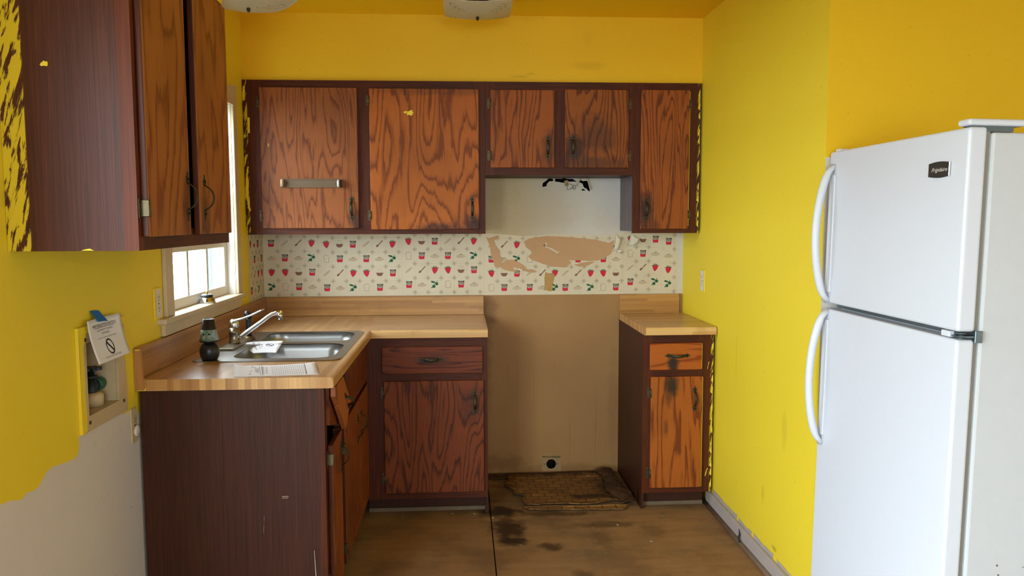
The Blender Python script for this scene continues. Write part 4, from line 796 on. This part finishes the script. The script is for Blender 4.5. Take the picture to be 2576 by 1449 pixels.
def paper(name, fn, lines, texts, label, cat='paper', size=(.28, .216), nu=14, nv=10, extra=None):
    """curved sheet: fn(u,v) with u,v in 0..1; printing in the same parameters, lifted along the normal"""
    def lift(u, v, e=.0007):
        p = Vector(fn(u, v)); a = Vector(fn(u+.01, v))-p; b = Vector(fn(u, v+.01))-p; nn = a.cross(b).normalized(); return p+nn*e
    o = obj(name, MB().grid(fn, nu, nv), 'paper'); tag(o, label, cat); sol = o.modifiers.new('thickness', 'SOLIDIFY'); sol.thickness = .0004; sol.offset = -1
    mb = MB(); w, h = size
    def seg(u0, v0, u1, v1, th, mi):
        n_ = 6; vertical = abs(v1-v0) > abs(u1-u0); L = []
        for k in range(n_+1):
            t = k/n_; u_, v_ = u0+(u1-u0)*t, v0+(v1-v0)*t
            L.append((lift(u_-th/w/2, v_) if vertical else lift(u_, v_-th/h/2), lift(u_+th/w/2, v_) if vertical else lift(u_, v_+th/h/2)))
        vs = [q for pr in L for q in pr]; mb.add(vs, [(2*k, 2*k+2, 2*k+3, 2*k+1) for k in range(n_)], mi)
    for l in lines: seg(*l)
    for (body, sz, u_, v_, rot, mi, sx) in texts:
        ca, sa = math.cos(rot), math.sin(rot)
        mb.text(body, sz, lambda a, b: lift(u_+(a*ca-b*sa)/w, v_+(a*sa+b*ca)/h), mi, sx=sx)
    if extra: extra(mb, lift, w, h)
    obj('printing', mb, ['ink', 'inkgrey'], o); return o
# form lying on the worktop: corners from the photograph's perspective, on the top
A, B_, Cc, D_ = Vector((.316, -1.722)), Vector((.593, -1.700)), Vector((.540, -1.486)), Vector((.262, -1.527))
def form(u, v):
    q = A*(1-u)*(1-v)+B_*u*(1-v)+Cc*u*v+D_*(1-u)*v
    return (q.x, q.y, CT+.0012+.0012*math.sin(u*9)*v+.012*max(0, u-.86)**1.2*4*v+.05*max(0, .12-u)**1.1*v*2)
L = [(.46+.0257*k, .06, .46+.0257*k, .93, .0009, 1) for k in range(16)]+[(.855, .04, .865, .96, .0018, 0), (.335, .05, .335, .95, .0013, 0), (.31, .05, .31, .95, .001, 0), (.255, .35, .255, .85, .001, 0), (.27, .3, .27, .7, .0008, 1)]
paper('inspection_form', form, L, [('NAME', .010, .20, .2, HP, 0, 1), ('DATE', .010, .215, .45, HP, 1, 1), ('ADDRESS', .009, .235, .85, HP, 1, 1), ('INSPECTION LOG', .011, .30, .5, HP, 0, 1), ('DATE   TIME   INITIALS   COMPANY', .009, .36, .5, HP, 1, 1), ('NOTES   CONDITION   SIGNED', .009, .40, .5, HP, 1, 1)], 'white lined form lying on the near end of the left worktop')
# notice lying over the sink divider
def fallen(u, v):
    P0, P1, P2, P3 = Vector((.228, -1.128, .896)), Vector((.322, -1.142, .899)), Vector((.318, -.985, .9245)), Vector((.150, -1.002, .921))
    q = P0*(1-u)*(1-v)+P1*u*(1-v)+P2*u*v+P3*(1-u)*v; q.z += .004*math.sin(math.pi*v)*(1-u)+.002*math.sin(math.pi*u); q.x -= .012*(1-u)*math.sin(math.pi*v); return q
def ring(mb, lift, w, h, cu=.72, cv=.78, r=.022):
    n_ = 24
    for r0, r1 in ((r*.8, r),):
        vs = []
        for k in range(n_):
            t = 2*math.pi*k/n_; vs += [lift(cu+r0*math.cos(t)/w, cv+r0*math.sin(t)/h), lift(cu+r1*math.cos(t)/w, cv+r1*math.sin(t)/h)]
        mb.add(vs, [(2*k, 2*k+1, (2*k+3) % (2*n_), (2*k+2) % (2*n_)) for k in range(n_)], 0)
    d = r*.62; e = r*.10; mb.add([lift(cu+(-d-e)/w, cv+(d-e)/h), lift(cu+(-d+e)/w, cv+(d+e)/h), lift(cu+(d+e)/w, cv+(-d+e)/h), lift(cu+(d-e)/w, cv+(-d-e)/h)], [(0, 1, 2, 3)], 0)
paper('fallen_notice', fallen, [], [('WINTERIZATION NOTICE', .011, .30, .55, HP, 0, .8), ('THIS PROPERTY HAS BEEN', .007, .43, .55, HP, 1, 1), ('WINTERIZED', .007, .50, .55, HP, 1, 1), ('DO NOT USE THE PLUMBING', .006, .95, .55, HP, 1, 1)], 'white printed notice slumped over the sink divider', size=(.15, .15), extra=lambda mb, l, w, h: ring(mb, l, w, h, .70, .62, .016))
# notice taped to the left wall
def notice(u, v):                                           # u along the wall (near to far), v from bottom to top
    t = 1-v; z = 1.151-.124*t+.006*math.sin(u*3)*0; x = .0125+.034*t**1.5+.010*(abs(u-.45)**2)*v*3
    return (x, -2.087+.215*u, z)
nt = paper('wall_notice', notice, [(.21, .772, .79, .772, .0012, 0)], [('WINTERIZATION NOTICE', .0128, .50, .79, 0, 0, 1.0), ('THIS PROPERTY HAS BEEN', .0082, .5, .69, 0, 1, 1.05), ('WINTERIZED', .0082, .5, .61, 0, 1, 1.1), ('Do not turn on water until system is checked', .0058, .5, .52, 0, 1, 1.1), ('DO NOT USE THE PLUMBING', .0078, .5, .06, 0, 1, 1.0)], 'white winterization notice with a prohibition symbol taped to the left wall', 'notice', (.215, .125), extra=lambda mb, l, w, h: ring(mb, l, w, h, .5, .30, .023))
def tape(a, b): return (.003+.0175*(1-b)+.003*a*(1-b), -2.034+.056*a+.012*(1-b), 1.142+.033*b-.004*a*a)
obj('masking_tape', MB().grid(tape, 4, 4), 'bluetape', nt, label='blue masking tape')
# drain strainer on the sill
st = thing('sink_strainer', 'chrome sink strainer with black rubber ring on the window sill', 'strainer', (-.004, -.95, WZ0)); c3 = (-.004, -.955, WZ0+.0005)
obj('basket', MB().lathe([(.030, 0), (.0345, .001), (.0345, .004), (.030, .014), (.024, .024), (.021, .026)], c3, 'z', 28), 'chrome', st)
obj('rubber_ring', MB().lathe([(.020, .026), (.0255, .0265), (.0255, .031), (.020, .0315)], c3, 'z', 28), 'black', st)
obj('top_plate', MB().lathe([(.022, .0316), (.022, .034), (.018, .036), (.006, .0365)], c3, 'z', 24), 'zinc', st)
obj('stem', MB().lathe([(.003, .036), (.003, .042), (.0042, .043), (.0042, .047), (.002, .048)], c3, 'z', 12), 'gold', st)
mb = MB()
for k in range(10):
    t = 2*math.pi*k/10; q = (c3[0]+.0305*math.cos(t), c3[1]+.0305*math.sin(t), c3[2]+.0135); mb.lathe([(.0024, 0), (.0024, .0012)], q, 'x' if abs(math.cos(t)) > .7 else 'y', 8)
obj('drain_hole', mb, 'blackmatte', st)

# ------------------------------------------------------------------ outlets and washer box
def outlet(label, x, y0, y1, z0, z1, side, painted=True, plug=False):
    s = 1 if side > 0 else -1; t = thing('outlet', label, 'outlet', (x, (y0+y1)/2, z0)); yc = (y0+y1)/2; zc = (z0+z1)/2; xf = x+s*.006
    a, b = (x+s*.0003, xf) if s > 0 else (xf, x+s*.0003)
    obj('plate', MB().box(a, b, y0, y1, z0, z1, .0015), 'yellow' if painted else 'plate', t)
    if painted: obj('bare_face', MB().poly([jag(rect(y0+.012, y1-.010, z0+.007, z1-.006), .0015)], YZ(xf+s*.0004)), 'platew', t, label='unpainted ivory face')
    for dz in (.0195, -.0195):
        r = obj('receptacle', MB().poly([rrect(yc-.015, yc+.015, zc+dz-.0135, zc+dz+.0135, .008, 4)], YZ(xf+s*.0008), 0, (s*.0012, 0, 0)), 'platew' if painted else 'plate', t)
        if not (plug and dz < 0):
            obj('slot', MB().box(*sorted((xf+s*.0019, xf+s*.0024)), yc-.007, yc-.005, zc+dz-.001, zc+dz+.008).box(*sorted((xf+s*.0019, xf+s*.0024)), yc+.005, yc+.007, zc+dz-.001, zc+dz+.008).box(*sorted((xf+s*.0019, xf+s*.0024)), yc-.002, yc+.002, zc+dz-.009, zc+dz-.005), 'socket', r)
    obj('screw', MB().lathe([(.0028, 0), (.0028, s*.0012)], (xf+s*.0003, yc, zc), 'x', 8), 'socket', t)
    if plug: obj('safety_cap', MB().lathe([(.0185, s*.0025), (.0185, s*.007), (.015, s*.009), (.004, s*.0095)], (xf, yc+.004, zc-.0195), 'x', 24), 'platew', t, label='round white safety cap')
outlet('yellow rimmed duplex outlet on the left wall beside the window', 0, -1.556, -1.486, 1.086, 1.200, 1)
outlet('ivory outlet with a white safety cap below the washer box, beside the sink cabinet', 0, -1.789, -1.7435, .712, .826, 1, False, True)
outlet('white outlet on the yellow right wall above the short worktop', W, -.423, -.349, 1.062, 1.178, -1)
wb = thing('washer_box', 'recessed washer supply box with cream frame on the left wall, under the notice', 'utility box', (0, -1.98, .98))
obj('frame', MB().poly([rect(-2.122, -1.818, .833, 1.135), rect(BX[0], BX[1], BX[2], BX[3])[::-1]], YZ(.009), 0, (-.0085, 0, 0)), 'plate', wb)
obj('painted_edge', MB().poly([jag([(-2.122, .833), (-2.096, .838), (-2.098, .95), (-2.097, 1.08), (-2.08, 1.115), (-1.99, 1.122), (-1.85, 1.120), (-1.828, 1.11), (-1.822, .95), (-1.818, .95), (-1.818, 1.135), (-2.122, 1.135)], .003)], YZ(.0096)).box(.0004, .0096, -2.1232, -2.1222, .833, 1.135).box(.0004, .0096, -2.122, -1.818, 1.1352, 1.1362), 'yellow', wb, label='yellow wall paint on the frame')
b0, b1_, b2_, b3_ = BX; dp = -.085
obj('recess', MB().poly([rect(b0, b1_, b2_, b3_)], YZ(dp)).box(dp, .0, b0-.004, b0, b2_, b3_).box(dp, .0, b1_, b1_+.004, b2_, b3_).box(dp, .0, b0, b1_, b3_, b3_+.004).box(dp, .0, b0, b1_, b2_-.004, b2_), 'plate', wb)
for y_, z_ in ((-2.085, 1.098), (-2.078, .858), (-1.848, .870), (-1.848, 1.10)): obj('screw', MB().lathe([(.0055, 0), (.0055, .002), (.003, .003)], (.009, y_, z_), 'x', 10), 'hinge', wb)
vv = obj('valve', MB().lathe([(.022, -.05), (.022, -.02), (.017, -.01), (.015, .03), (.020, .032), (.020, .040), (.012, .041), (.012, .050), (.008, .052), (.006, .062)], (-.045, -1.945, .930), 'z', 18).lathe([(.014, .012), (.014, .032)], (-.045, -1.945, .935), 'y', 18), 'bluegrey', wb, label='blue grey supply valve')
mb = MB()
Lh = [((.030+.004*math.cos(8*2*math.pi*k/64))*math.cos(2*math.pi*k/64), (.030+.004*math.cos(8*2*math.pi*k/64))*math.sin(2*math.pi*k/64)) for k in range(64)]
mb.poly([[(a-.045, b-1.945) for a, b in Lh]], XY(.986), 0, (0, 0, .008)); obj('handwheel', mb, 'bluegrey', vv)
obj('cap', MB().lathe([(.019, 0), (.0205, .002), (.0205, .026), (.018, .028)], (-.045, -1.912, .935), 'y', 20), 'green', vv, label='green outlet cap')
obj('collar', MB().lathe([(.034, -.052), (.034, -.02), (.024, -.012)], (-.045, -1.945, .930), 'z', 20), 'plate', vv, label='cream pipe collar')

# ------------------------------------------------------------------ metal rack on the door
rk = thing('towel_holder', 'grey metal paper towel holder rail screwed to the leftmost back wall cabinet door', 'holder', (.335, YD, 1.62))
y0 = YD-.0002
obj('rail', MB().box(.188, .485, y0-.004, y0, 1.598, 1.641, .001, seg=1).box(.188, .485, y0-.008, y0-.004, 1.636, 1.641).box(.188, .485, y0-.008, y0-.004, 1.598, 1.603), 'rail', rk)
obj('arm', MB().box(.186, .192, y0-.035, y0-.001, 1.600, 1.640, .002), 'zinc', rk); obj('arm', MB().box(.476, .482, y0-.035, y0-.001, 1.597, 1.637, .002), 'black', rk)
obj('end_roller', MB().lathe([(.018, 0), (.0195, .002), (.0195, .008), (.016, .011)], (.190, y0-.028, 1.621), 'x', 20), 'plate', rk, label='cream end disc')
obj('end_roller', MB().lathe([(.016, 0), (.0195, .003), (.0195, .009), (.018, .011)], (.464, y0-.028, 1.617), 'x', 20), 'platew', rk, label='white end disc')
obj('bolt', MB().lathe([(.003, 0), (.003, -.0015)], (.215, y0-.004, 1.622), 'y', 8), 'socket', rk); obj('bolt', MB().lathe([(.003, 0), (.003, -.0015)], (.455, y0-.004, 1.618), 'y', 8), 'socket', rk)

# ------------------------------------------------------------------ refrigerator
FY0, FY1, FH, FX = -2.49, -1.748, 1.66, 2.296
fg = thing('refrigerator', 'white top freezer refrigerator with curved handles at the right', 'refrigerator', (FX, (FY0+FY1)/2, 0))
fg.rotation_euler = (0, math.radians(1.0), 0)
fyc = (FY0+FY1)/2; l0, l1 = FY0-fyc, FY1-fyc                    # local frame: door front at x = 0
def fobj(name, mb, mat, parent=None, label=None): return obj(name, mb, mat, parent or fg, True, label)
DT = .046
fobj('body', MB().box(DT+.014, .70, l0, l1-.002, .03, FH-.012, .006), 'white_side')
for fx_, fz_ in ((.08, .0), (.60, .010)):
    for fy_ in (l0+.04, l1-.08): fobj('foot', MB().lathe([(.018, fz_+.0005), (.018, fz_+.008), (.010, fz_+.009), (.010, .031)], (fx_+.02, fy_+.02, 0), 'z', 14), 'black')
fobj('kick_plate', MB().box(.03, DT+.013, l0+.02, l1-.02, .02, .085, .003), 'white')
fobj('gasket', MB().box(DT, DT+.014, l0+.012, l1-.012, 1.155, FH-.01).box(DT, DT+.014, l0+.012, l1-.012, .10, 1.125), 'gasket')
dfz = fobj('freezer_door', MB().box(0, DT, l0, l1, 1.152, FH, .007, seg=3), 'white')
dfr = fobj('fridge_door', MB().box(0, DT, l0, l1, .095, 1.132, .007, seg=3), 'white')
fobj('middle_rail', MB().box(DT+.002, DT+.013, l0+.004, l1-.004, 1.134, 1.151), 'zinc')
def bow(z0, z1, d, y):
    pts = []; w = []
    for k in range(21):
        t = k/20; z = z0+(z1-z0)*t; e = math.sin(math.pi*t)**.55 if 0 < t < 1 else 0
        pts.append((-d*e-.001, y, z)); w.append((.0135, .0125 if 1 < k < 19 else .010))
    return MB().tube(pts, w, 12)
hy = l1-.028
for z0, z1, par in ((1.158, 1.612, dfz), (.668, 1.126, dfr)):
    h = fobj('handle', bow(z0, z1, .052, hy-.005), 'white', par)
    fobj('handle_backing', MB().box(-.006, 0.001, hy-.022, hy+.014, z0+.03, z1-.03, .003), 'white', h)
fobj('hinge_cover', MB().box(-.001, .150, l0+.002, l0+.052, FH+.004, FH+.021, .007, seg=3), 'white')
fobj('top_hinge', MB().box(.01, .12, l0+.012, l0+.042, FH-.010, FH+.004), 'zinc')
fobj('far_cap', MB().box(.008, .04, l1-.05, l1-.02, FH-.001, FH+.008, .003), 'white')
fobj('middle_hinge', MB().box(.003, DT+.014, l0-.004, l0+.030, 1.138, 1.1415).box(DT-.004, DT+.016, l0-.008, l0-.002, 1.125, 1.155, .001, seg=1).lathe([(.012, -.007), (.012, -.004), (.007, -.003), (.007, .006), (.011, .007), (.011, .009)], (.018, l0+.010, 1.1395), 'z', 18), 'zinc')
fobj('hinge_stop', MB().box(-.002, .012, l0+.03, l0+.065, 1.135, 1.150, .002), 'white')
bz, by = 1.562, -2.377-fyc; n_ = 9
def badge(s, x, d): return MB().poly([[(by+s*.045, bz-.017*s-.0), *[(by+s*.045-s*.09*k/n_, bz-s*(.017+.004*math.sin(math.pi*k/n_))) for k in range(1, n_)], (by-s*.045, bz-.017*s), (by-s*.045, bz+.017*s), *[(by-s*.045+s*.09*k/n_, bz+s*(.017+.004*math.sin(math.pi*k/n_))) for k in range(1, n_)], (by+s*.045, bz+.017*s)]], YZ(x), 0, (d, 0, 0))
bd = fobj('badge', badge(1, -.0012, -.0035), 'black', dfz, label='dark brand badge')
bd.data.materials[0] = M['socket']
fobj('badge_edge', MB().box(-.0056, -.0012, by-.046, by-.042, bz-.018, bz+.018, .0008, seg=1), 'chrome', bd)
fobj('lettering', MB().text('Frigidaire', .0145, lambda a, b: (-.0050, by-.002-a, bz-.005+b), 0, .45, sx=1.25), 'platew', bd)
mb = MB()
for a, b, r in ((-2.52+.9, .47, .004), (.10, .53, .003)): pass
mb = MB()
for (x_, z_, r) in ((.145, .545, .0035), (.24, .535, .003), (.15, .52, .003), (.26, .52, .0025), (.10, .515, .0025), (.215, .54, .002), (.245, .69, .002)):
    mb.poly([[(x_+r*random.uniform(.6, 1.4)*math.cos(t*.9), z_+r*random.uniform(.6, 1.2)*math.sin(t*.9)) for t in range(7)]], XZ(l0-.0006))
fobj('rust_spot', mb, 'dusty', fg, 'small rust spots low on the side')

# ------------------------------------------------------------------ ceiling lights
def lamp(cx, cy, zlow, zrim, half, inner, ang, label, folded, strokes):
    t = thing('ceiling_light', label, 'ceiling light', (cx, cy, ZC)); ca, sa = math.cos(ang), math.sin(ang)
    rot = lambda a, b, z: (cx+a*ca-b*sa, cy+a*sa+b*ca, z)
    def fn(u, v):
        a, b = (u*2-1)*half, (v*2-1)*half
        if folded: m = max(abs(a), abs(b)); k = max(0, (m-inner)/(half-inner)); z = zlow+(zrim-zlow)*(.55*k+.55*(a*a+b*b)/(half*half))
        else: z = zlow+(zrim-zlow)*((a*a+b*b)/(2*half*half))
        return rot(a, b, z)
    g = obj('glass_shade', MB().grid(fn, 24, 24, thick=(0, 0, .004), smooth=not folded), 'frost', t)
    mb = MB()
    for (a, b, da, db) in strokes:
        d = Vector((da, db)); nn = Vector((-d.y, d.x)).normalized()*.0011; P4 = []
        for q, s in (((a, b), 1), ((a+da, b+db), 1), ((a+da, b+db), -1), ((a, b), -1)):
            aa, bb = q[0]+nn.x*s, q[1]+nn.y*s; x, y, z = fn((aa/half+1)/2, (bb/half+1)/2); P4.append((x, y, z-.0008))
        mb.add(P4, [(0, 1, 2, 3)])
    obj('etched_stroke', mb, 'dusty', g)
    obj('finial', MB().lathe([(.0, -.016), (.005, -.0155), (.0075, -.008), (.0078, -.003), (.004, 0), (.0035, .03)], (cx, cy, zlow), 'z', 16), 'bronze', t)
    obj('canopy', MB().lathe([(.06, 0), (.06, -.012), (.05, -.02), (.012, -.022), (.010, zlow-ZC+.03)], (cx, cy, ZC-.0005), 'z', 28), 'brass', t)
    for s in (-1, 1):
        obj('socket', MB().tube([(cx+s*.012, cy, ZC-.035), (cx+s*.05, cy, ZC-.040)], .014, 14), 'black', t)
    obj('bulb', MB().tube([(cx+.05, cy, ZC-.040), (cx+.062, cy, ZC-.041), (cx+.08, cy, ZC-.043), (cx+.098, cy, ZC-.045), (cx+.108, cy, ZC-.046)], [.011, .016, .026, .024, .008], 16), 'frost', t)
    return t
st_ = [(s*a, b, s*d, 0) for s in (1, -1) for a, b, d in ((.10, -.125, .028), (.085, -.105, .022), (.07, -.088, .02), (.055, -.072, .018))]+[(b, s*a, 0, s*d) for s in (1, -1) for a, b, d in ((.10, -.12, .025), (.08, -.10, .02), (.06, -.085, .016), (.09, .12, .024), (.07, .10, .02), (.05, .085, .016))]+[(s*a, .11, s*d, 0) for s in (1, -1) for a, d in ((.04, .02), (.08, .022))]
lamp(1.157, -.735, 2.343, 2.366, .150, .052, 0, 'square folded frosted glass ceiling light near the middle of the ceiling', True, st_)
sl_ = [(.02+.1*k/8, -.03+.012*math.sin(k*1.7), .012, .012*math.cos(k*2.1)) for k in range(8)]+[(.05+.08*k/7, -.07+.02*math.sin(k*1.1), .013, .010*math.cos(k*1.3)) for k in range(7)]
lamp(.232, -1.06, 2.285, 2.322, .152, 0, math.radians(38), 'curved frosted glass ceiling light half hidden by the left wall cabinet', False, sl_)
